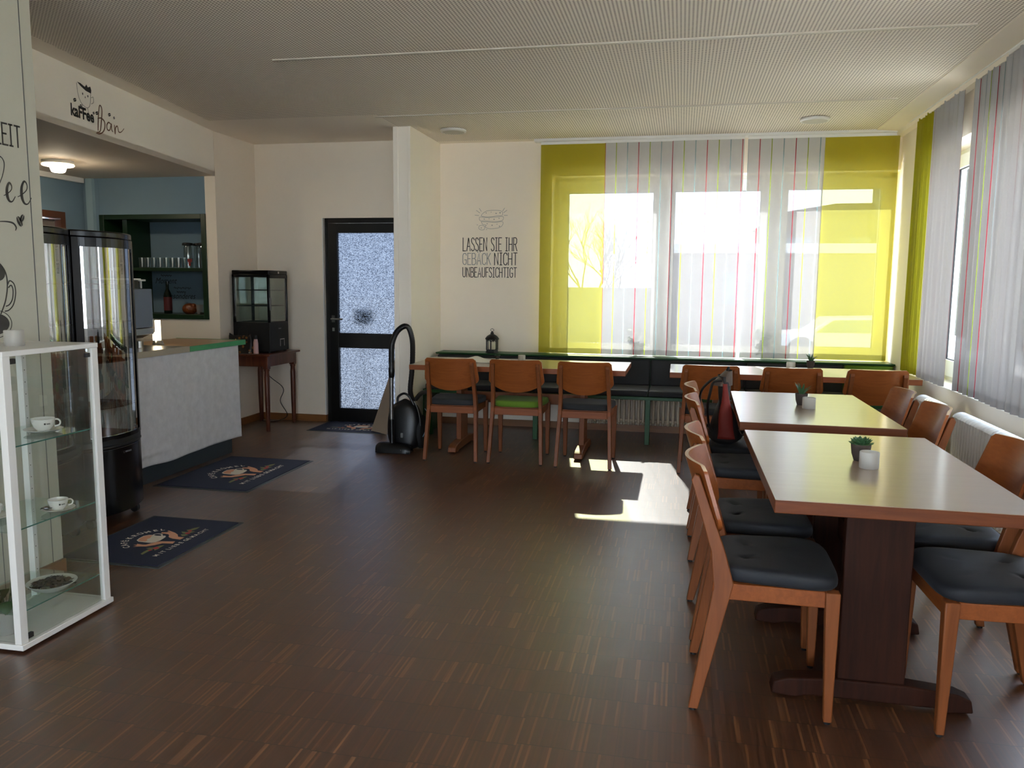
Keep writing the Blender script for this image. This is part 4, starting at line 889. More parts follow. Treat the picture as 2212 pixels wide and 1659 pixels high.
# ------------------------------------------------------------------ upright glass coolers
def cooler(label, y0, y1, x1=-3.2, x0=-3.68):
    cx_, cy_ = (x0 + x1) / 2, (y0 + y1) / 2
    root = thing('display_cooler', label, 'cooler', (cx_, cy_, 0), 'curved glass display coolers')
    w = y1 - y0; B = .075
    def front(u, off=0.0):                         # bowed front line
        a = 2 * u - 1; return (x1 - .055 + B * (1 - a * a) + off, y0 + u * w)
    def slab(z0, z1, off=0.0, n=16, ins=0.0):
        pts = [(x0 + ins, y0 + ins)] + [(front(k / n, off)[0], min(max(front(k / n)[1], y0 + ins), y1 - ins)) for k in range(n + 1)] + [(x0 + ins, y1 - ins)]
        return MB().prism(pts, 'z', z0, z1)
    O('lower_body', slab(.065, .455), m_black, root, bev=.006, seg=3)
    O('trim_band', slab(.458, .472, .004), m_blackm, root, bev=.002)
    O('base_deck', slab(.474, .505), m_blackm, root)
    O('top_cap', slab(1.655, 1.695), m_black, root, bev=.008, seg=3)
    for yy in (y0, y1 - .028): O('rear_post', MB().box(x0, x0 + .03, yy, yy + .028, .5, 1.66), m_blackm, root)
    fp = MB()
    for u0, u1 in ((0, .075), (.925, 1)):
        a, b_ = front(u0), front(u1); fp.prism([(a[0] - .022, a[1]), (a[0] + .003, a[1]), (b_[0] + .003, b_[1]), (b_[0] - .022, b_[1])], 'z', .505, 1.655)
    n = 16
    for z0, z1 in ((.505, .53), (1.605, 1.655)):
        for k in range(n):
            a, b_ = front(k / n), front((k + 1) / n); fp.prism([(a[0] - .018, a[1]), (a[0] + .003, a[1]), (b_[0] + .003, b_[1]), (b_[0] - .018, b_[1])], 'z', z0, z1)
    door = O('door', fp, m_black, root)
    gp = MB().grid(lambda u, v: (front(.06 + .88 * u, -.004)[0], front(.06 + .88 * u)[1], .525 + v * 1.085), 24, 2)
    O('door_glass', gp, g_cool, door, smooth=180)
    gl_ = MB().box(x0 + .03, x1 - .06, y0 + .004, y0 + .008, .505, 1.655); O('side_glass', gl_, g_case, root, smooth=0)
    O('side_glass', MB().box(x0 + .03, x1 - .06, y1 - .008, y1 - .004, .505, 1.655), g_case, root, smooth=0)
    O('rear_glass', MB().box(x0 + .004, x0 + .008, y0 + .03, y1 - .03, .505, 1.655), g_case, root, smooth=0)
    for z in (.69, .955, 1.18, 1.40):
        s = MB()
        for k in range(13):
            yy = y0 + .03 + (w - .06) * k / 12; s.tube([(x0 + .04, yy, z), (x1 - .05 + B * (1 - (2 * k / 12 - 1) ** 2) * .8, yy, z)], .0022, 5)
        s.tube([(x0 + .04, y0 + .03, z), (x0 + .04, y1 - .03, z)], .004, 6); fr_ = [(x1 - .05 + B * .8 * (1 - (2 * k / 12 - 1) ** 2), y0 + .03 + (w - .06) * k / 12, z) for k in range(13)]; s.tube(fr_, .004, 6)
        O('wire_shelf', s, m_blackm, root)
    for xx in (x0 + .06, x1 - .075):
        for yy in (y0 + .06, y1 - .06):
            O('castor', MB().prism([(xx + .028 * cos(2 * pi * k / 16), .028 + .028 * sin(2 * pi * k / 16)) for k in range(16)], 'y', yy - .012, yy + .012).box(xx - .016, xx + .016, yy - .018, yy + .018, .045, .068), m_rubber, root, bev=.002)
    lg = MB(); font_text(lg, 'VITRINE', lambda x, y, d: (front(.62 + x / w)[0] + .0012, front(.62 + x / w)[1], .418 + y), .014) if False else None
    return root
c1 = cooler('black curved-glass cooler beside the counter end, farther of the two', 3.845, 4.345)
c2 = cooler('black curved-glass cooler half hidden by the text wall', 3.335, 3.835)
def pl_c(x, y, d): return (-3.176 + .0006, 4.085 + x, .415 + y)
mb = MB(); q = [(x * .0155, .0) for x in range(3)]
c_ = [(.006 * cos(2 * pi * k / 20), .006 + .006 * sin(2 * pi * k / 20)) for k in range(20)]; ribbon(mb, c_, .0015, pl_c, True)
for k in range(6): mb.add([pl_c(.012 + k * .009, .001, 1), pl_c(.018 + k * .009, .001, 1), pl_c(.018 + k * .009, .011, 1), pl_c(.012 + k * .009, .011, 1)], [(0, 1, 2, 3)])
O('badge', mb, simple('grey_badge', (120, 120, 122), 0.4), c1, smooth=0)

# ------------------------------------------------------------------ glass vitrine
V0x, V1x, V0y, V1y = -2.80, -2.42, 2.485, 2.978
vt = thing('glass_vitrine', 'white framed glass vitrine with cups on glass shelves', 'display cabinet', ((V0x + V1x) / 2, (V0y + V1y) / 2, 0))
O('base', MB().box(V0x, V1x + .008, V0y - .004, V1y + .008, .012, .034), m_white, vt, bev=.002)
O('plinth', MB().box(V0x + .02, V1x - .02, V0y + .02, V1y - .02, 0, .013), m_blackm, vt)
O('top', MB().box(V0x, V1x + .002, V0y - .002, V1y + .002, 1.138, 1.158), m_white, vt, bev=.002)
for x0, x1, y0, y1 in ((V0x, V0x + .022, V0y, V0y + .03), (V0x, V0x + .022, V1y - .03, V1y)):
    O('post', MB().box(x0, x1, y0, y1, .034, 1.138), m_white, vt, bev=.001)
O('post', MB().box(V1x - .030, V1x, V0y, V0y + .034, .034, 1.138), m_white, vt, bev=.001)
O('post', MB().box(V1x - .022, V1x, V1y - .034, V1y, .034, 1.138), m_white, vt, bev=.001)
gsd = MB().box(V0x + .02, V1x - .02, V1y - .016, V1y - .012, .034, 1.138); O('rear_glass', gsd, g_vit, vt, smooth=0)
O('side_glass', MB().box(V0x + .02, V1x - .028, V0y + .012, V0y + .016, .034, 1.138), g_vit, vt, smooth=0)
dg = O('glass_door', MB().box(V1x - .014, V1x - .010, V0y + .034, V1y - .036, .036, 1.136), g_vit, vt, smooth=0)
for z in (1.118, .052):
    O('hinge', MB().box(V1x - .018, V1x - .004, V0y + .034, V0y + .066, z - .010, z + .010), m_blackm, dg, bev=.002)
O('catch', MB().box(V1x - .018, V1x - .006, V1y - .062, V1y - .036, 1.100, 1.118), m_blackm, dg, bev=.002)
# peg strip on the back wall side with holes
ps = MB().box(V0x + .022, V0x + .026, V0y + .03, V1y - .03, .034, 1.138)
O('peg_strip', MB().box(V0x + .022, V0x + .052, V1y - .055, V1y - .035, .034, 1.138), m_white, vt)
hl = MB()
for k in range(20):
    z = .10 + k * .052; hl.add([(V0x + .0525, V1y - .045 + .0025 * cos(a), z + .0025 * sin(a)) for a in [2 * pi * q_ / 8 for q_ in range(8)]], [tuple(range(8))])
O('peg_holes', hl, m_blackm, vt, smooth=0)['kind'] = 'stuff'
for z in (.79, .467, .142):
    s_ = O('shelf', MB().box(V0x + .028, V1x - .034, V0y + .022, V1y - .022, z - .0025, z + .0025), g_shelf, vt, smooth=0)
    O('shelf_edge', MB().box(V1x - .0342, V1x - .0336, V0y + .022, V1y - .022, z - .0025, z + .0025), g_edge, s_, smooth=0)
def cup_on(x, y, z, s, label, hrot=0, group='porcelain cups in the vitrine'):
    sc = thing('saucer', label.replace('cup', 'saucer', 1), 'saucer', (x, y, z), 'saucers in the vitrine')
    O('plate', MB().lathe([(.03 * s, 0), (.034 * s, .002), (.05 * s, .006), (.071 * s, .014), (.074 * s, .016), (.070 * s, .0175), (.045 * s, .0095), (.026 * s, .006), (.001, .006)], (x, y, z), 36), m_ceram, sc, smooth=60)
    r = thing('coffee_cup', label, 'cup', (x, y, z + .0065), group)
    O('bowl', MB().lathe([(.022 * s, .0), (.024 * s, .003), (.036 * s, .018 * s), (.043 * s, .038 * s), (.0455 * s, .052 * s), (.0440 * s, .0525 * s), (.041 * s, .038 * s), (.032 * s, .016 * s), (.02 * s, .006), (.001, .005)], (x, y, z + .0065), 36), m_ceram, r, smooth=60)
    pts = [(x + cos(hrot) * d_, y + sin(hrot) * d_, z + .0065 + h_) for d_, h_ in ((.041 * s, .045 * s), (.053 * s, .046 * s), (.062 * s, .036 * s), (.058 * s, .022 * s), (.041 * s, .017 * s))]
    O('handle', MB().tube(catmull(pts, 5), .0034 * s, 8), m_ceram, r)
    a0 = -.75; lgm = MB(); R_ = .0425 * s
    def on(px, pz, d): a = a0 + px / R_; return (x + (R_ + .0018) * cos(a), y + (R_ + .0018) * sin(a), z + .0065 + .030 * s + pz)
    lgm.grid(lambda u, v: on(-.001 + u * .006, v * .007, 1), 2, 1); 
    sgl = [(.008 + .014 * k / 14, .003 + .002 * sin(k * 1.7)) for k in range(15)]; ribbon(lgm, sgl, .0016, on)
    O('print', lgm, m_inkblk, r, smooth=0)
cup_on(-2.572, 2.825, .7925, 1.0, 'white wide cup on the top glass shelf of the vitrine', radians(38))
cup_on(-2.497, 2.795, .4695, .86, 'white small cup on the middle glass shelf of the vitrine', radians(45))
cup_on(-2.665, 2.63, .4695, .95, 'white cup at the left edge on the middle glass shelf', radians(90))
# black chocolates beside the small cup and bowl of wrapped sweets
m_choc = simple('dark_wrapper', (30, 24, 26), 0.22, spec=0.7)
bx0, by0 = -2.515, 2.755
bo = thing('glass_bowl', 'shallow pale bowl of dark wrapped sweets at the vitrine bottom', 'bowl', (bx0, by0, .1445))
O('dish', MB().lathe([(.04, 0), (.045, .003), (.07, .014), (.092, .034), (.095, .0365), (.090, .037), (.066, .018), (.04, .008), (.001, .008)], (bx0, by0, .1445), 40), simple('pale_bowl_glaze', (206, 210, 204), 0.15), bo, smooth=60)
def wrapped(label):
    r = thing('wrapped_sweet', label, 'sweet', (0, 0, 0), 'dark wrapped sweets in the bowl')
    O('sweet', MB().ball((0, 0, 0), (.013, .009, .007), 8, 6), m_choc, r)
    O('twist', MB().prism([(.011, 0), (.022, .007), (.020, 0), (.022, -.007)], 'z', -.001, .001).prism([(-.011, 0), (-.022, -.007), (-.020, 0), (-.022, .007)], 'z', -.001, .001), m_choc, r)
    return r
sw = wrapped('dark wrapped sweet in the pale bowl'); rr = random.Random(3); first = True
for k in range(30):
    a = k * 2.399; rad = .071 * sqrt((k + .5) / 30); zz = .1445 + .016 + .022 * (1 - (rad / .075) ** 2) + rr.uniform(-.002, .003) + .010 * (rad / .075) ** 2
    if first: o = sw; first = False
    else: o = dup(sw)
    o.location = (bx0 + rad * cos(a), by0 + rad * sin(a), zz); o.rotation_euler = (rr.uniform(-.5, .5), rr.uniform(-.5, .5), rr.uniform(0, 6))
o = dup(sw, label='dark wrapped sweet on the saucer of the small cup', group='sweets on the saucer'); o.location = (-2.515, 2.752, .4925); o.rotation_euler = (.1, 0, .5)
# plant pot at the left edge inside the vitrine
pp = thing('potted_plant', 'broad-leaved plant in a pale pot inside the vitrine at the left edge', 'plant', (-2.56, 2.565, .034))
px_, py_ = -2.56, 2.565
O('pot', MB().lathe([(.028, 0), (.032, .004), (.042, .095), (.044, .098), (.040, .098), (.030, .008), (.001, .008)], (px_, py_, .034), 28), m_frost, pp, smooth=60)
st = MB(); lf = MB()
for k, (a, L_, up_, wd_) in enumerate(((.3, .10, .085, .028), (1.3, .11, .10, .030), (2.6, .10, .09, .03), (3.7, .12, .07, .034), (4.6, .11, .10, .032), (5.5, .10, .06, .03), (.8, .06, .13, .028), (4.1, .06, .12, .028))):
    st.tube([(px_, py_, .10), (px_ + .3 * L_ * cos(a), py_ + .3 * L_ * sin(a), .13 + up_ * .5)], .0025, 6)
    L_ *= .72
    def leaf(u, v, a=a, L_=L_, up_=up_, wd_=wd_):
        s_ = .3 + .7 * v; d = L_ * s_; w_ = wd_ * sin(pi * min(1, v * .97 + .02)) ** .7 * (u * 2 - 1); z = .13 + up_ * (1 - (2 * v - .8) ** 2 * .6) * .8 - abs(u - .5) * .006
        return (px_ + d * cos(a) - w_ * sin(a), py_ + d * sin(a) + w_ * cos(a), z)
    lf.grid(leaf, 4, 8)
O('stems', st, m_leaf2, pp); O('leaves', lf, m_leaf2, pp, smooth=180, fixn=False)
# candle glasses
def candle_glass(x, y, z, label, r=.036, h=.062):
    root = thing('candle_glass', label, 'candle holder', (x, y, z), 'frosted candle glasses')
    O('glass', MB().lathe([(r * .96, 0), (r, .003), (r, h - .002), (r - .0015, h), (r - .004, h - .001), (r - .004, .006), (.001, .006)], (x, y, z), 36), m_frost, root, smooth=50)
    t_ = O('tealight', MB().lathe([(.019, .0065), (.0192, .022), (.018, .022), (.018, .019), (.001, .019)], (x, y, z), 24), simple('tealight_cup', (150, 148, 146), 0.4), root)
    O('wax', MB().lathe([(.0178, .0192), (.001, .0196)], (x, y, z), 20), m_wax, t_)
    return root
candle_glass(-2.60, 2.735, 1.158, 'frosted candle glass on top of the vitrine')
candle_glass(.708, 3.165, .75, 'frosted candle glass on the front table', .035)
candle_glass(.712, 4.665, .75, 'frosted candle glass on the second table', .035)
candle_glass(-1.352, 6.90, .75, 'frosted candle glass on the left bench table', .032, .055)
candle_glass(.892, 6.86, .75, 'frosted candle glass on the right bench table', .035, .06)
# succulents
def succulent(x, y, z, label, kind, r=.036):
    root = thing('potted_succulent', label, 'plant', (x, y, z), 'small potted succulents')
    O('pot', MB().lathe([(r * .62, 0), (r * .68, .003), (r * .9, .028), (r, .058), (r * 1.01, .066), (r * .93, .066), (r * .9, .058), (.001, .056)], (x, y, z), 32), m_terra, root, smooth=50)
    O('soil', MB().lathe([(r * .9, .060), (.001, .061)], (x, y, z), 20), m_soil, root)
    mb = MB(); z0 = z + .058
    if kind == 'spiky':
        spec = [(k * 2.4, .012 + .010 * (k % 3), .045 + .035 * ((k * 7) % 5) / 5, .006) for k in range(16)]
        for a, out, up_, w_ in spec:
            b_ = (x + .006 * cos(a), y + .006 * sin(a), z0); m_ = (x + (.012 + out * .6) * cos(a), y + (.012 + out * .6) * sin(a), z0 + up_ * .6); e_ = (x + (.010 + out * 1.5) * cos(a), y + (.010 + out * 1.5) * sin(a), z0 + up_)
            mb.tube(catmull([b_, m_, e_], 4), [w_, w_ * .95, w_ * .9, w_ * .8, w_ * .65, w_ * .5, w_ * .35, w_ * .2, .0004], 6, flat=.5)
    else:
        for ring, (n, el, L_, w_) in enumerate(((11, 8, .044, .010), (10, 28, .042, .010), (8, 48, .036, .010), (6, 68, .028, .009), (3, 84, .02, .006))):
            for k in range(n):
                a = 2 * pi * (k + .5 * (ring % 2)) / n; c, s_ = cos(radians(el)), sin(radians(el)); L2 = L_ * (1 if kind == 'rosette' else .85)
                P_ = [(x + (.004 + L2 * q * c) * cos(a), y + (.004 + L2 * q * c) * sin(a), z0 + .004 + L2 * q * s_ + .004 * q * q) for q in (0, .3, .6, .85, 1)]
                mb.tube(P_, [w_ * .45, w_ * .8, w_, w_ * .6, .0005], 6, flat=.45)
    O('leaves', mb, m_leaf, root, smooth=60, label='rosette of pointed leaves' if kind != 'spiky' else 'upright spiky leaves')
    return root
succulent(.704, 3.295, .75, 'rosette succulent in a dark pot on the front table', 'rosette', .037)
succulent(.690, 4.80, .75, 'spiky succulent in a dark pot on the second table', 'spiky', .034)
o = succulent(-1.60, 7.03, .75, 'little green succulent behind the newspaper on the left bench table', 'small', .026); o.scale = (.8, .8, .5)
succulent(1.06, 6.97, .75, 'succulent on the right bench table by the candle glass', 'spiky', .032)
# newspaper
def np_(u, v):
    x = -2.07 + u * .60; y = 6.62 + v * .33 + u * .04; z = .7515 + .030 * math.exp(-((u - .48) / .10) ** 2) * (1 - .2 * v) + .004 * sin(u * 9) ** 2
    return (x, y, z)
t = NT('printed_newspaper'); br = t.n('ShaderNodeTexBrick', i_Vector=t.pos(), i_Scale=1.0); br.inputs['Color1'].default_value = lin((206, 202, 192)); br.inputs['Color2'].default_value = lin((150, 150, 148)); br.inputs['Mortar'].default_value = lin((222, 218, 208)); br.inputs['Brick Width'].default_value = .035; br.inputs['Row Height'].default_value = .008; br.inputs['Mortar Size'].default_value = .003
m_news = t.fin(pbsdf(t, br.outputs[0], .8))
o = thing('newspaper', 'open newspaper lying on the left bench table', 'newspaper', (-1.77, 6.8, .75))
O('sheet', MB().grid(np_, 40, 6), m_news, o, smooth=180, solid=.0012, fixn=False)
O('cover_photo', MB().add([(-1.98, 6.64, .7545), (-1.90, 6.645, .7565), (-1.90, 6.9, .7565), (-1.98, 6.895, .7545)], [(0, 1, 2, 3)]), simple('yellowish_print', (176, 170, 110), .8), o, smooth=0)
# lantern
lx, ly, lz = -1.793, 7.64, .753
la = thing('lantern', 'black metal lantern with a candle on the green bench shelf', 'lantern', (lx, ly, lz))
def hexp(r, n=6): return [(lx + r * cos(2 * pi * (k + .5) / n), ly + r * sin(2 * pi * (k + .5) / n)) for k in range(n)]
O('base', MB().lathe([(.064, 0), (.066, .004), (.060, .012), (.058, .030), (.060, .034)], (lx, ly, lz), 6), m_blackm, la, smooth=0)
mb = MB()
for x, y in hexp(.056): mb.box(x - .005, x + .005, y - .005, y + .005, lz + .03, lz + .135)
hp = hexp(.057)
for k in range(6):
    a, b_ = hp[k], hp[(k + 1) % 6]; mid = ((a[0] + b_[0]) / 2, (a[1] + b_[1]) / 2)
    mb.tube(catmull([(a[0], a[1], lz + .105), ((a[0] * 3 + b_[0]) / 4, (a[1] * 3 + b_[1]) / 4, lz + .122), (mid[0], mid[1], lz + .130), ((a[0] + b_[0] * 3) / 4, (a[1] + b_[1] * 3) / 4, lz + .122), (b_[0], b_[1], lz + .105)], 3), .0035, 5)
O('cage', mb, m_blackm, la)
O('panes', MB().lathe([(.052, .034), (.052, .132)], (lx, ly, lz), 6, False, False), g_vit, la, smooth=0)
O('roof', MB().lathe([(.068, .132), (.070, .138), (.058, .156), (.045, .168), (.024, .180), (.016, .184), (.018, .192), (.013, .200), (.008, .206), (.003, .212)], (lx, ly, lz), 12), m_blackm, la, smooth=30)
O('ring', MB().tube([(lx + .016 * cos(2 * pi * k / 20), ly, lz + .222 + .013 * sin(2 * pi * k / 20)) for k in range(20)], .0022, 6, closed=True), m_blackm, la)
O('candle', MB().lathe([(.030, .034), (.030, .105), (.026, .108), (.001, .104)], (lx, ly, lz), 24), m_wax, la)

# ------------------------------------------------------------------ side table with the counter-top cooler and handbag
tb = thing('side_table', 'small antique brown table with turned legs in the door corner', 'table', (-4.0, 7.22, 0))
O('tabletop', MB().box(-4.235, -3.765, 6.905, 7.53, .722, .742), m_antique, tb, bev=.003)
O('apron', MB().box(-4.20, -3.80, 6.94, 6.96, .622, .722).box(-4.20, -3.80, 7.475, 7.495, .622, .722).box(-4.20, -4.18, 6.96, 7.475, .622, .722).box(-3.82, -3.80, 6.96, 7.475, .622, .722), m_antique, tb, bev=.002)
for x, y in ((-3.825, 6.955), (-3.825, 7.48), (-4.185, 6.955), (-4.185, 7.48)):
    mb = MB().box(x - .026, x + .026, y - .026, y + .026, .60, .722)
    mb.lathe([(.016, 0), (.018, .01), (.025, .30), (.026, .52), (.022, .575), (.027, .585), (.027, .598), (.02, .605)], (x, y, 0), 20); O('leg', mb, m_antique, tb, smooth=40, bev=.002)
fx0, fx1, fy0, fy1, fz = -4.222, -3.835, 7.06, 7.43, .742
fg = thing('countertop_cooler', 'black glass-sided countertop cooler standing on the antique table', 'cooler', ((fx0 + fx1) / 2, (fy0 + fy1) / 2, fz))
O('body', MB().box(fx0, fx1, fy0, fy1, fz + .012, fz + .295), m_blackm, fg, bev=.006)
O('top_cap', MB().box(fx0, fx1, fy0, fy1, 1.49, 1.53), m_black, fg, bev=.008, seg=3)
for x0, y0 in ((fx0, fy0), (fx1 - .024, fy0), (fx0, fy1 - .024), (fx1 - .024, fy1 - .024)): O('corner_post', MB().box(x0, x0 + .024, y0, y0 + .024, fz + .29, 1.495), m_black, fg, bev=.004)
O('upper_rail', MB().box(fx0, fx1, fy0, fy0 + .02, 1.465, 1.49).box(fx1 - .02, fx1, fy0, fy1, 1.455, 1.49), m_black, fg, bev=.004)
for nm, b in (('glass_pane', (fx0 + .02, fx1 - .02, fy0 + .006, fy0 + .010)), ('glass_pane', (fx0 + .02, fx1 - .02, fy1 - .01, fy1 - .006)), ('glass_pane', (fx0 + .006, fx0 + .01, fy0 + .02, fy1 - .02)), ('glass_pane', (fx1 - .01, fx1 - .006, fy0 + .02, fy1 - .02))):
    O(nm, MB().box(b[0], b[1], b[2], b[3], fz + .3, 1.475), g_case, fg, smooth=0)
for z in (1.19, 1.34):
    s = MB()
    for k in range(11):
        x = fx0 + .03 + (fx1 - fx0 - .06) * k / 10; s.tube([(x, fy0 + .03, z), (x, fy1 - .03, z)], .002, 5)
    s.box(fx0 + .03, fx1 - .03, fy0 + .028, fy0 + .034, z - .003, z + .003).box(fx0 + .03, fx1 - .03, fy1 - .034, fy1 - .028, z - .003, z + .003).box(fx1 - .036, fx1 - .03, fy0 + .03, fy1 - .03, z - .003, z + .003)
    O('wire_shelf', s, m_blackm, fg)
O('door_handle', MB().box(fx1 - .004, fx1 + .008, fy0 + .004, fy0 + .022, 1.15, 1.27), m_steeld, fg, bev=.003)
O('round_badge', MB().prism([(7.25 + .011 * cos(2 * pi * k / 16), 1.51 + .011 * sin(2 * pi * k / 16)) for k in range(16)], 'x', fx1, fx1 + .0015), simple('pale_badge', (220, 214, 210), .4), fg)
mb = MB()
for k in range(6): mb.add([(fx1 + .0008, 7.225 + k * .009, .965), (fx1 + .0008, 7.231 + k * .009, .965), (fx1 + .0008, 7.231 + k * .009, .977), (fx1 + .0008, 7.225 + k * .009, .977)], [(0, 1, 2, 3)])
O('badge', mb, simple('grey_badge', (120, 120, 122), 0.4), fg, smooth=0)
mb = MB()
for k in range(6):
    for yy in (7.25, 7.33): mb.box(fx1 - .002, fx1 + .001, yy, yy + .012, .80 + k * .010, .804 + k * .010)
mb.box(fx1 - .002, fx1 + .001, 7.25, 7.342, .862, .868); O('vent_slots', mb, simple('pale_badge', (220, 214, 210), .4), fg)['kind'] = 'stuff'
for x in (fx0 + .03, fx1 - .03):
    for y in (fy0 + .03, fy1 - .03): O('foot', MB().lathe([(.014, 0), (.014, .013)], (x, y, fz), 12), m_rubber, fg)
cord = catmull([(-4.16, 7.44, 1.0), (-4.20, 7.56, .80), (-4.16, 7.56, .5), (-3.98, 7.56, .34), (-4.02, 7.57, .20), (-3.94, 7.56, .06), (-4.02, 7.50, .006), (-4.15, 7.45, .006), (-4.2, 7.52, .006)], 8)
o = O('power_cord', MB().tube(cord, .0035, 6), m_rubber, loc=(-4.0, 7.56, .3)); tag(o, 'thin black power cord hanging behind the antique table', 'cord')
# handbag
t = NT('brown_patterned_leather'); vo = t.n('ShaderNodeTexVoronoi', i_Vector=t.objc(), i_Scale=26.0); rp = t.n('ShaderNodeValToRGB'); rp.color_ramp.elements[0].position = .30; rp.color_ramp.elements[0].color = lin((140, 92, 44)); rp.color_ramp.elements[1].position = .42; rp.color_ramp.elements[1].color = lin((22, 14, 10)); t.l(vo.outputs[0], rp.inputs[0])
m_bag = t.fin(pbsdf(t, rp.outputs[0], .45))
hb = thing('handbag', 'brown patterned handbag on the antique table beside the cooler', 'handbag', (-4.1, 6.985, .742))
def hbp(u, v):
    a = 2 * pi * u; s = (1 - .10 * v) ; c_, s_ = cos(a), sin(a)
    return (-4.095 + .125 * s * (1 if c_ > 0 else -1) * abs(c_) ** .5 + .01 * sin(5 * v + 2 * a), 6.983 + .048 * (1 - .55 * v) * (1 if s_ > 0 else -1) * abs(s_) ** .6, .744 + v * (.17 + .02 * cos(2 * a)))
mb = MB().grid(hbp, 40, 10); n0 = len(mb.v); mb.add([(-4.095, 6.983, .744)], []); mb.f += [(n0, k, k + 1) for k in range(40)]; mb.mi += [0] * 40
O('body', mb, m_bag, hb, smooth=70)
O('handle', MB().tube(catmull([(-4.02, 6.965, .90), (-4.01, 6.96, .965), (-4.05, 6.955, 1.0), (-4.10, 6.96, .965), (-4.12, 6.965, .905)], 6), .0055, 8), m_blackm, hb)
O('flap', MB().box(-4.20, -4.0, 6.938, 6.944, .86, .915), m_bag, hb, bev=.003)
O('buckle', MB().ball((-4.125, 6.935, .875), .007).ball((-4.085, 6.935, .87), .006), simple('gold_metal', (220, 170, 80), .25, metal=1), hb)
bt = thing('drink_bottle', 'pinkish bottle with a dark cap beside the handbag', 'bottle', (-3.93, 6.955, .742))
O('bottle', MB().lathe([(.020, 0), (.024, .004), (.023, .10), (.017, .135), (.015, .14)], (-3.935, 6.965, .742), 20), simple('pink_plastic', (196, 160, 158), .4), bt)
O('cap', MB().lathe([(.0165, .14), (.0165, .175), (.013, .178)], (-3.935, 6.965, .742), 20), m_blackm, bt)

# ------------------------------------------------------------------ vacuum cleaner and leaning board
m_vac = simple('vacuum_black', (10, 10, 12), 0.36, spec=.35); m_hose = simple('vacuum_hose', (30, 28, 27), .45)
vc = thing('vacuum_cleaner', 'black canister vacuum cleaner parked upright with its hose looped up', 'vacuum cleaner', (-2.28, 6.5, 0))
bxc, byc = -2.285, 6.49
def vb(u, v):
    a = 2 * pi * u; z = .012 + v * .425; w = .152 * (1 - abs(2 * v - .86) ** 3 * .42) * min(1, (v + .04) * 12) ** .4 * min(1, (1.005 - v) * 9) ** .5; d = .105 * min(1, (v + .05) * 8) ** .4 * (1 - .55 * v ** 2.2) * min(1, (1.005 - v) * 9) ** .4
    c_, s_ = cos(a), sin(a); p = .8
    return (bxc + w * (1 if c_ > 0 else -1) * abs(c_) ** p, byc + d * (1 if s_ > 0 else -1) * abs(s_) ** p, z)
mb = MB().grid(vb, 40, 24); O('body', mb, m_vac, vc, smooth=80)
sd = MB()
for s in (1,):
    pts = [(bxc + .098 + .055 * 1 * sin(pi * k / 16) ** .8, byc - .055, .03 + .40 * k / 16) for k in range(17)]; sd.tube(pts, .0035, 6)
O('trim_line', sd, simple('grey_trim', (110, 112, 112), .35), vc)
wh = MB()
for x in (bxc + .115,):
    wh.prism([(byc + .03 + .10 * cos(2 * pi * k / 28), .155 + .145 * sin(2 * pi * k / 28)) for k in range(28)], 'x', x, x + .045)
O('wheel', wh, m_rubber, vc, bev=.012, seg=3)
O('carry_handle', MB().tube(catmull([(bxc - .06, byc - .02, .40), (bxc - .055, byc - .02, .455), (bxc, byc - .02, .487), (bxc + .05, byc - .02, .455), (bxc + .09, byc - .02, .38)], 6), .010, 10), m_vac, vc)
O('bag_latch', MB().box(bxc - .005, bxc + .018, byc - .112, byc - .098, .12, .16), simple('grey_trim', (110, 112, 112), .35), vc, bev=.004)
px, py = -2.352, 6.345
O('suction_pipe', MB().tube([(px - .003, py, .28), (px, py, .70)], .018, 14), m_steeld, vc)
O('pipe_elbow', MB().tube(catmull([(px + .002, py - .01, .285), (px + .004, py - .012, .17), (px + .006, py - .015, .09), (px + .01, py - .02, .05)], 5), .021, 12), m_vac, vc)
O('pipe_collar', MB().lathe([(.020, .635), (.024, .645), (.025, .70), (.021, .725), (.017, .74)], (px, py, 0), 18), m_vac, vc)
def head(u, v):
    a = pi * v; w = .155; x = px + .025 - w + 2 * w * u; e_ = 1 - abs(2 * u - 1) ** 6 * .35
    return (x, py - .02 - .055 * cos(a) * e_, .008 + .090 * sin(a) ** .7 * e_ * (1 - .25 * u))
O('floor_head', MB().grid(head, 16, 12).prism([(px + .025 - .15, py - .07), (px + .025 + .15, py - .07), (px + .025 + .15, py + .03), (px + .025 - .15, py + .03)], 'z', .004, .02), m_vac, vc, smooth=60)
O('head_pedal', MB().ball((px + .11, py - .055, .058), (.012, .006, .005)).ball((px + .10, py - .068, .036), (.010, .005, .005)), simple('pale_badge', (220, 214, 210), .4), vc)
hs = catmull([(px, py, .70), (px + .002, py, .82), (px + .008, py, .92), (px + .035, py + .03, 1.01), (px + .085, py + .06, 1.06), (px + .125, py + .08, 1.05), (px + .148, py + .10, .96), (px + .14, py + .14, .85), (px + .115, py + .19, .68), (px + .085, py + .23, .50), (px + .10, py + .26, .40)], 14)
rs = [.021 + (.0014 if k % 2 else 0) for k in range(len(hs))]
O('hose', MB().tube(hs, rs, 14), m_hose, vc, smooth=70)
O('hand_grip', MB().tube(hs[8:62], .0235, 12), m_vac, vc)
hs2 = catmull([(bxc + .06, byc + .10, .42), (bxc + .11, byc + .09, .475), (bxc + .17, byc + .08, .49), (bxc + .215, byc + .08, .45), (bxc + .225, byc + .09, .38)], 10)
O('hose', MB().tube(hs2, [.018 + (.0012 if k % 2 else 0) for k in range(len(hs2))], 12), m_hose, vc, label='short lower length of the hose')
O('power_cord', MB().tube(catmull([(bxc + .17, byc + .02, .36), (bxc + .215, byc + .0, .30), (bxc + .20, byc - .02, .20), (bxc + .165, byc - .02, .12)], 8), .004, 6), simple('blue_grey_cord', (110, 140, 150), .4), vc)
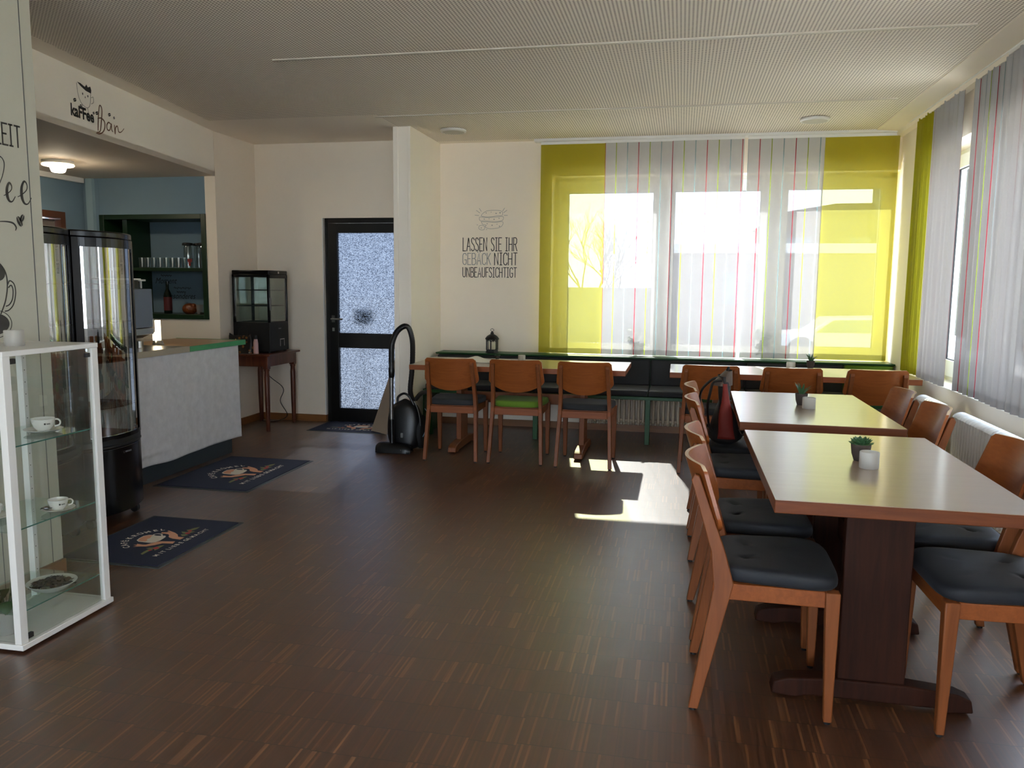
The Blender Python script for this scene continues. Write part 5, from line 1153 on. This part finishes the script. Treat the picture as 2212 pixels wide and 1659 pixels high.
bo_ = MB(); a = Vector((-2.875, 7.215, .004)); b = Vector((-2.665, 7.07, .004)); tl_ = Vector((-2.572, 7.16, .80)); tr_ = Vector((-2.548, 7.03, .80)); nn = (b - a).cross(tl_ - a).normalized() * .016
bo_.hexa([a, b, b + nn, a + nn], [tl_, tr_, tr_ + nn, tl_ + nn]); o = O('leaning_board', bo_, simple('greyish_board', (150, 134, 118), .6, noise=.08, nscale=8), smooth=0, bev=.003, loc=tuple(a)); tag(o, 'greyish brown board leaning against the partition behind the vacuum', 'board')

# ------------------------------------------------------------------ backpack on the chair
m_bpb = simple('black_nylon', (20, 19, 20), .7, bump=.001, nscale=60); m_bpr = simple('red_nylon', (120, 24, 10), .65, bump=.001, nscale=60); m_bpg = simple('taupe_nylon', (92, 78, 68), .75, bump=.001, nscale=60)
bk_ = thing('backpack', 'black and red backpack standing on a chair at the second table', 'backpack', (.33, 4.87, .505))
def bpk(u, v):
    a = 2 * pi * u; c_, s_ = cos(a), sin(a); h = .395
    lean = -.02 * v; rx = (min(1, (v + .03) * 9) ** .5) * (.098 - .060 * min(1, v / .62) ** 1.3 - .008 * v); ry = .135 * (min(1, (v + .05) * 9) ** .5) * (1 - .40 * v ** 3)
    p = .7
    return (.282 + lean + rx * (1 if c_ > 0 else -1) * abs(c_) ** p + .006 * sin(9 * v + 3 * a), 4.87 + ry * (1 if s_ > 0 else -1) * abs(s_) ** p, .503 + v * h)
mb = MB().grid(bpk, 48, 24); n0 = len(mb.v); mb.add([(.275, 4.87, .503)], []); mb.f += [(n0, k, k + 1) for k in range(48)]; mb.mi += [0] * 48
O('main_body', mb, m_bpb, bk_, smooth=80)
def red(u, v):
    p_ = bpk(.675 + .15 * u, .10 + .80 * v); c = Vector((.282 - .02 * (.10 + .80 * v), 4.87, p_[2])); d = (Vector(p_) - c).normalized()
    return tuple(Vector(p_) + d * .004)
O('red_side_panel', MB().grid(red, 14, 20), m_bpr, bk_, smooth=80, solid=.004)
def topf(u, v):
    p_ = bpk(u, .86); x, y = p_[0] - .264, p_[1] - 4.87; k = 1 - .70 * v
    return (.248 + x * k * 1.7 + .040 * v, 4.87 + y * (1 - .35 * v), .845 + .085 * v)
O('top_flap', MB().grid(topf, 36, 8), m_bpg, bk_, smooth=80)
O('grab_loop', MB().tube(catmull([(.275, 4.83, .92), (.285, 4.84, .945), (.285, 4.88, .945), (.275, 4.9, .92)], 5), .006, 8), m_bpb, bk_)
for yy, sh in ((4.80, .9), (4.95, -.3)):
    O('shoulder_strap', MB().tube(catmull([(.245, yy, .875), (.20, yy - .005, .865), (.150 + sh * .035, yy - .01, .80), (.140 + sh * .035, yy - .01, .72), (.155 + sh * .03, yy, .62), (.205, yy + .01, .56)], 6), [.022] * 31, 8, flat=.32), m_bpb, bk_)
O('front_pocket', MB().ball((.355, 4.87, .60), (.035, .095, .085), 16, 10), m_bpb, bk_)
O('side_cord', MB().tube(catmull([(.34, 4.76, .69), (.37, 4.752, .64), (.385, 4.752, .60), (.37, 4.755, .57), (.35, 4.76, .60)], 5), .0028, 6), m_bpg, bk_)

# ------------------------------------------------------------------ bar shelf unit, glasses and bottles
m_dgreen = simple('dark_green_lacquer', (14, 42, 18), .4)
sh = thing('shelf_cabinet', 'dark green shelf unit built into the bar wall', 'shelf', (-4.93, 7.08, 1.07))
sx0, sx1, sz0, sz1, sy0, sy1 = -5.50, -4.369, 1.062, 2.045, 6.885, 7.255
O('frame', MB().box(sx0, sx0 + .05, sy0, sy1, sz0, sz1).box(sx1 - .05, sx1, sy0, sy1, sz0, sz1).box(sx0 + .05, sx1 - .05, sy0, sy1, sz1 - .045, sz1).box(sx0 + .05, sx1 - .05, sy0, sy1, sz0, sz0 + .045), m_dgreen, sh, bev=.003)
O('middle_shelf', MB().box(sx0 + .05, sx1 - .05, sy0 + .01, sy1, 1.515, 1.545), m_dgreen, sh, bev=.002)
O('upright', MB().box(-5.27, -5.22, sy0 + .03, sy1, sz0 + .045, sz1 - .045), m_dgreen, sh)
def tumbler(x, y, z, r, h, label):
    g = thing('drinking_glass', label, 'glass', (x, y, z), 'glasses on the bar shelf')
    O('glass', MB().lathe([(r * .80, 0), (r, h), (r - .0015, h), (r * .78, .006), (.001, .006)], (x, y, z), 20), g_jar, g, smooth=60)
    return g
g0 = tumbler(-5.12, 6.97, 1.545, .031, .098, 'clear tumbler in the row on the bar shelf')
for k in range(8):
    for row in range(2):
        if k or row: dup(g0, (-5.12 + .066 * k, 6.97 + row * .09, 1.545))
for i, (x, y) in enumerate(((-4.625, 6.98), (-4.575, 7.08), (-4.47, 6.99))):
    j_ = thing('glass_jar', ['tall glass jar with dark lid, nearest the tumblers', 'tall glass jar with dark lid, half behind another jar', 'tall glass jar with dark lid at the right end of the shelf'][i], 'jar', (x, y, 1.545), 'tall lidded jars')
    O('jar', MB().lathe([(.036, 0), (.038, .004), (.038, .19), (.030, .215), (.0285, .215), (.0365, .188), (.0365, .006), (.001, .006)], (x, y, 1.545), 24), g_jar, j_, smooth=60)
    O('lid', MB().lathe([(.048, .214), (.050, .222), (.046, .236), (.02, .240), (.001, .240)], (x, y, 1.545), 24), m_blackm, j_, smooth=50)
o = O('red_tag', MB().box(-4.595, -4.55, 6.925, 6.930, 1.60, 1.63).box(-4.585, -4.565, 6.925, 6.930, 1.565, 1.60), simple('red_label', (120, 24, 20), .6), loc=(-4.575, 6.93, 1.55)); tag(o, 'small red tag in front of the tall jars', 'tag')
o = O('orange_carton', MB().box(-4.432, -4.421, 6.93, 7.05, 1.545, 1.66), simple('orange_card', (214, 128, 24), .6), loc=(-4.43, 7, 1.55)); tag(o, 'thin orange carton at the right end of the upper shelf', 'carton')
bw = thing('wine_bottle', 'dark bottle with a red label on the lower bar shelf', 'bottle', (-4.875, 7.0, 1.107))
O('bottle', MB().lathe([(.036, 0), (.038, .006), (.038, .17), (.030, .20), (.014, .235), (.013, .30), (.015, .302), (.015, .31)], (-4.875, 7.0, 1.107), 24), simple('dark_bottle_glass', (20, 30, 22), .08), bw)
O('label', MB().lathe([(.0385, .03), (.0385, .16)], (-4.875, 7.0, 1.107), 24, False, False), simple('dark_red_label', (80, 20, 18), .6), bw)
o = O('bread_bag', MB().ball((-4.64, 7.0, 1.155), (.075, .06, .055), 18, 12).ball((-4.60, 7.0, 1.18), (.03, .03, .03)), simple('amber_bag', (112, 56, 22), .35, noise=.5, nscale=30, bump=.01), loc=(-4.64, 7, 1.107)); tag(o, 'amber-brown lumpy packet on the lower bar shelf', 'packet')
o = O('clear_cup', MB().lathe([(.022, 0), (.032, .09), (.030, .09), (.020, .004), (.001, .004)], (-4.53, 6.99, 1.107), 20), mk_frost('pale_plastic', (200, 200, 200), .5), loc=(-4.53, 6.99, 1.107)); tag(o, 'pale plastic cup beside the amber packet', 'cup')
o = O('folding_stand', MB().tube([(-4.485, 7.0, 1.11), (-4.485, 7.0, 1.19), (-4.45, 7.0, 1.16), (-4.45, 7.0, 1.112)], .003, 6).box(-4.50, -4.43, 6.95, 7.05, 1.107, 1.125), m_blackm, loc=(-4.47, 7, 1.107)); tag(o, 'small black wire stand in the corner of the lower bar shelf', 'stand')
sh2 = O('green_cabinet', MB().box(XBL + .002, XBL + .10, 5.42, 5.56, 1.0, 2.02), m_green, loc=(XBL, 5.5, 1), bev=.004); tag(sh2, 'green cabinet edge on the bar side wall at the left', 'cabinet')
m_dark = simple('ambient_bar_interior', (60, 60, 58), .8)
bc = thing('back_counter', 'low cupboard run along the back wall of the bar', 'cupboard', (-4.96, 6.6, 0))
O('carcass', MB().box(-5.6, -4.4, 6.32, 6.85, 0, .84), m_white, bc, bev=.004)
O('worktop', MB().box(-5.62, -4.38, 6.29, 6.855, .84, .87), m_steel, bc, bev=.003)
# ceiling lamp of the bar
cl_ = thing('ceiling_lamp', 'round lit ceiling lamp under the bar soffit', 'lamp', (-5.02, 5.84, 2.388))
O('mount', MB().lathe([(.115, 0), (.118, -.004), (.118, -.026), (.112, -.030)], (-5.02, 5.84, 2.388), 36, True, True), m_whitem, cl_)
O('glass_rim', MB().lathe([(.118, -.030), (.122, -.036), (.112, -.046), (.06, -.052)], (-5.02, 5.84, 2.388), 36, False, False), m_frost, cl_, smooth=60)
O('bulb', MB().lathe([(.062, -.034), (.060, -.060), (.050, -.088), (.038, -.094), (.001, -.095)], (-5.02, 5.84, 2.388), 28), simple('lamp_glow', (255, 240, 214), .5, emis=(1, .84, .62, 1), es=16), cl_, smooth=60)

# ------------------------------------------------------------------ potted plants on the window sill
def sill_plant(x, y, z, label, group='plants on the window sill', dy=0):
    r = thing('potted_plant', label, 'plant', (x, y, z), group)
    O('pot', MB().lathe([(.035, 0), (.04, .004), (.05, .07), (.05, .075), (.045, .075), (.042, .06), (.001, .06)], (x, y, z), 24), m_ceram, r, smooth=50)
    q = random.Random(int(x * 100)); st = MB(); lf = MB(); fl = MB()
    for k in range(13):
        a = q.uniform(0, 6.28); h = q.uniform(.09, .20); rd = q.uniform(.02, .085)
        P_ = catmull([(x, y, z + .06), (x + rd * .3 * cos(a), y + rd * .3 * sin(a), z + .06 + h * .5), (x + rd * cos(a), y + rd * .6 * sin(a), z + .06 + h)], 4); st.tube(P_, .002, 5)
        e_ = P_[-1]
        for j in range(5):
            b_ = q.uniform(0, 6.28); rr_ = q.uniform(.012, .022); c = (e_.x + .02 * cos(b_), e_.y + .02 * sin(b_), e_.z + q.uniform(-.03, .02))
            (fl if j % 2 else lf).ball(c, (rr_, rr_ * .5, rr_ * .8), 7, 4)
    O('stems', st, m_leaf2, r); O('leaves', lf, m_leaf, r, smooth=60); O('blossoms', fl, simple('pale_blossom', (220, 222, 210), .7), r, smooth=60)
sill_plant(-.435, 7.93, .741, 'pale flowering pot plant on the sill behind the left white curtain')
sill_plant(.76, 7.93, .741, 'pale flowering pot plant on the sill by the right window handle')
sill_plant(1.96, 5.86, .715, 'pot plant on the side window sill just beyond the open gap')

# ------------------------------------------------------------------ outdoors
m_bld = simple('pale_render', (102, 94, 94), .9, noise=.04, nscale=1); m_bld2 = simple('pinkish_render', (97, 84, 83), .9, noise=.04, nscale=1)
m_roof = simple('white_fascia', (216, 216, 216), .6); m_pane = simple('dark_window', (90, 110, 128), .1); m_bark = simple('bark', (70, 62, 56), .9)
o = O('ground_outside', MB().box(-60, 60, 8.3, 90, -.32, -.3).box(XR + .35, 60, -60, 8.3, -.32, -.3).box(-60, XR + .35, -60, YF - .2, -.32, -.3).box(-60, -6.2, YF - .2, 8.3, -.32, -.3), m_conc); o['kind'] = 'structure'
b1 = thing('garage_building', 'low pale building with a white roof edge outside the window', 'building', (1.2, 26, -.3))
O('wall', MB().box(-.55, 6.5, 24, 30, -.3, 2.35), m_bld, b1)
O('roof_edge', MB().box(-.65, 6.6, 23.9, 30.1, 2.35, 2.62), m_roof, b1, bev=.01)
for x in (1.15, 1.9): O('window', MB().box(x, x + .5, 23.96, 24.0, .9, 1.8), m_pane, b1)
b2 = thing('apartment_building', 'taller pinkish building outside the right casements', 'building', (7, 34, -.3))
O('wall', MB().box(3.6, 6.8, 33, 44, -.3, 4.2).box(6.8, 20, 34, 44, -.3, 4.2), m_bld2, b2)
O('roof', MB().prism([(3.4, 4.2), (5.6, 4.55), (20.2, 4.6), (20.2, 4.2)], 'y', 32.8, 44.2), m_bld2, b2)
for z in (.6, 2.3):
    for x in (3.9, 6.2, 9): O('window', MB().box(x, x + .9, 32.95, 33.0, z, z + 1.0), simple('pale_window', (120, 134, 146), .2), b2)
b3 = thing('house', 'grey-blue house seen through the gap of the side curtains', 'building', (10, 29, -.3))
O('wall', MB().box(6.9, 14, 24.5, 33, -.3, 8), simple('grey_blue_render', (34, 42, 46), .9), b3)
O('roof', MB().prism([(6.7, 8), (10.4, 10), (14.2, 8)], 'y', 24.3, 33.2), simple('roof_tile', (120, 80, 70), .8), b3)
car = thing('parked_car', 'pale parked car outside the right casement', 'car', (4.2, 20, -.3))
def carp(z0, z1, pts): return MB().prism(pts, 'y', z0, z1)
O('body', MB().prism([(1.9, -.1), (1.9, .28), (2.3, .36), (2.9, .40), (3.3, .72), (4.6, .76), (5.2, .42), (6.1, .36), (6.2, -.1)], 'y', 19.2, 20.8), simple('silver_paint', (214, 216, 218), .25, metal=.2), car, bev=.06, seg=3)
O('windows', MB().prism([(3.0, .40), (3.36, .68), (4.56, .71), (5.05, .42)], 'y', 19.18, 20.82), m_pane, car)
for x in (2.7, 5.4): O('wheel', MB().prism([(x + .3 * cos(2 * pi * k / 20), .0 + .3 * sin(2 * pi * k / 20)) for k in range(20)], 'y', 19.15, 19.4), m_rubber, car)
def tree(x, y, h, label, seed, spread=1.0):
    q = random.Random(seed); r = thing('bare_tree', label, 'tree', (x, y, -.3), 'leafless trees outside'); tk = MB(); br_ = MB()
    def rec(p, d, L_, rad, dep):
        e_ = p + d * L_; mid = p + d * L_ * .5 + Vector((q.uniform(-1, 1), q.uniform(-1, 1), 0)) * L_ * .05
        (tk if dep < 2 else br_).tube([p, mid, e_], [rad, rad * .85, rad * .7], 5 if dep < 3 else 4, caps=False)
        if dep >= 7: return
        for k in range(3 if dep < 4 else 2 + (q.random() < .4)):
            ax = Vector((q.uniform(-1, 1), q.uniform(-1, 1), q.uniform(-.15, .5))); nd = (d * 1.0 + ax * .62 * spread).normalized()
            rec(p + d * L_ * q.uniform(.55, 1.0), nd, L_ * q.uniform(.62, .8), rad * .58, dep + 1)
    rec(Vector((x, y, -.3)), Vector((0, 0, 1)), h * .25, h * .010, 0)
    O('trunk', tk, m_bark, r, smooth=60); b_ = O('branches', br_, m_bark, r, smooth=60); b_['kind'] = 'stuff'
tree(-1.9, 17.5, 4.9, 'leafless tree close outside the left casement', 5)
tree(-4.6, 21, 5.4, 'leafless tree farther left outside', 11)
tree(-2.4, 28.5, 6.2, 'leafless tree behind the low building', 21)
o = O('garden_wall', MB().box(-4.6, -.7, 22, 22.3, -.3, 1.35), simple('hedge_wall', (89, 88, 83), .9, noise=.1, nscale=2), loc=(-2.6, 22, -.3)); tag(o, 'low pale wall outside the left casement', 'wall')
mbx = thing('mailbox', 'dark green mailbox outside, blurred behind the door glass', 'mailbox', (-3.27, 8.02, 1.0))
O('box', MB().box(-3.36, -3.19, 7.96, 8.06, .99, 1.14), simple('mailbox_green', (16, 44, 38), .4), mbx, bev=.006)
O('post', MB().box(-3.28, -3.27, 8.0, 8.01, -.3, .99), m_steeld, mbx)
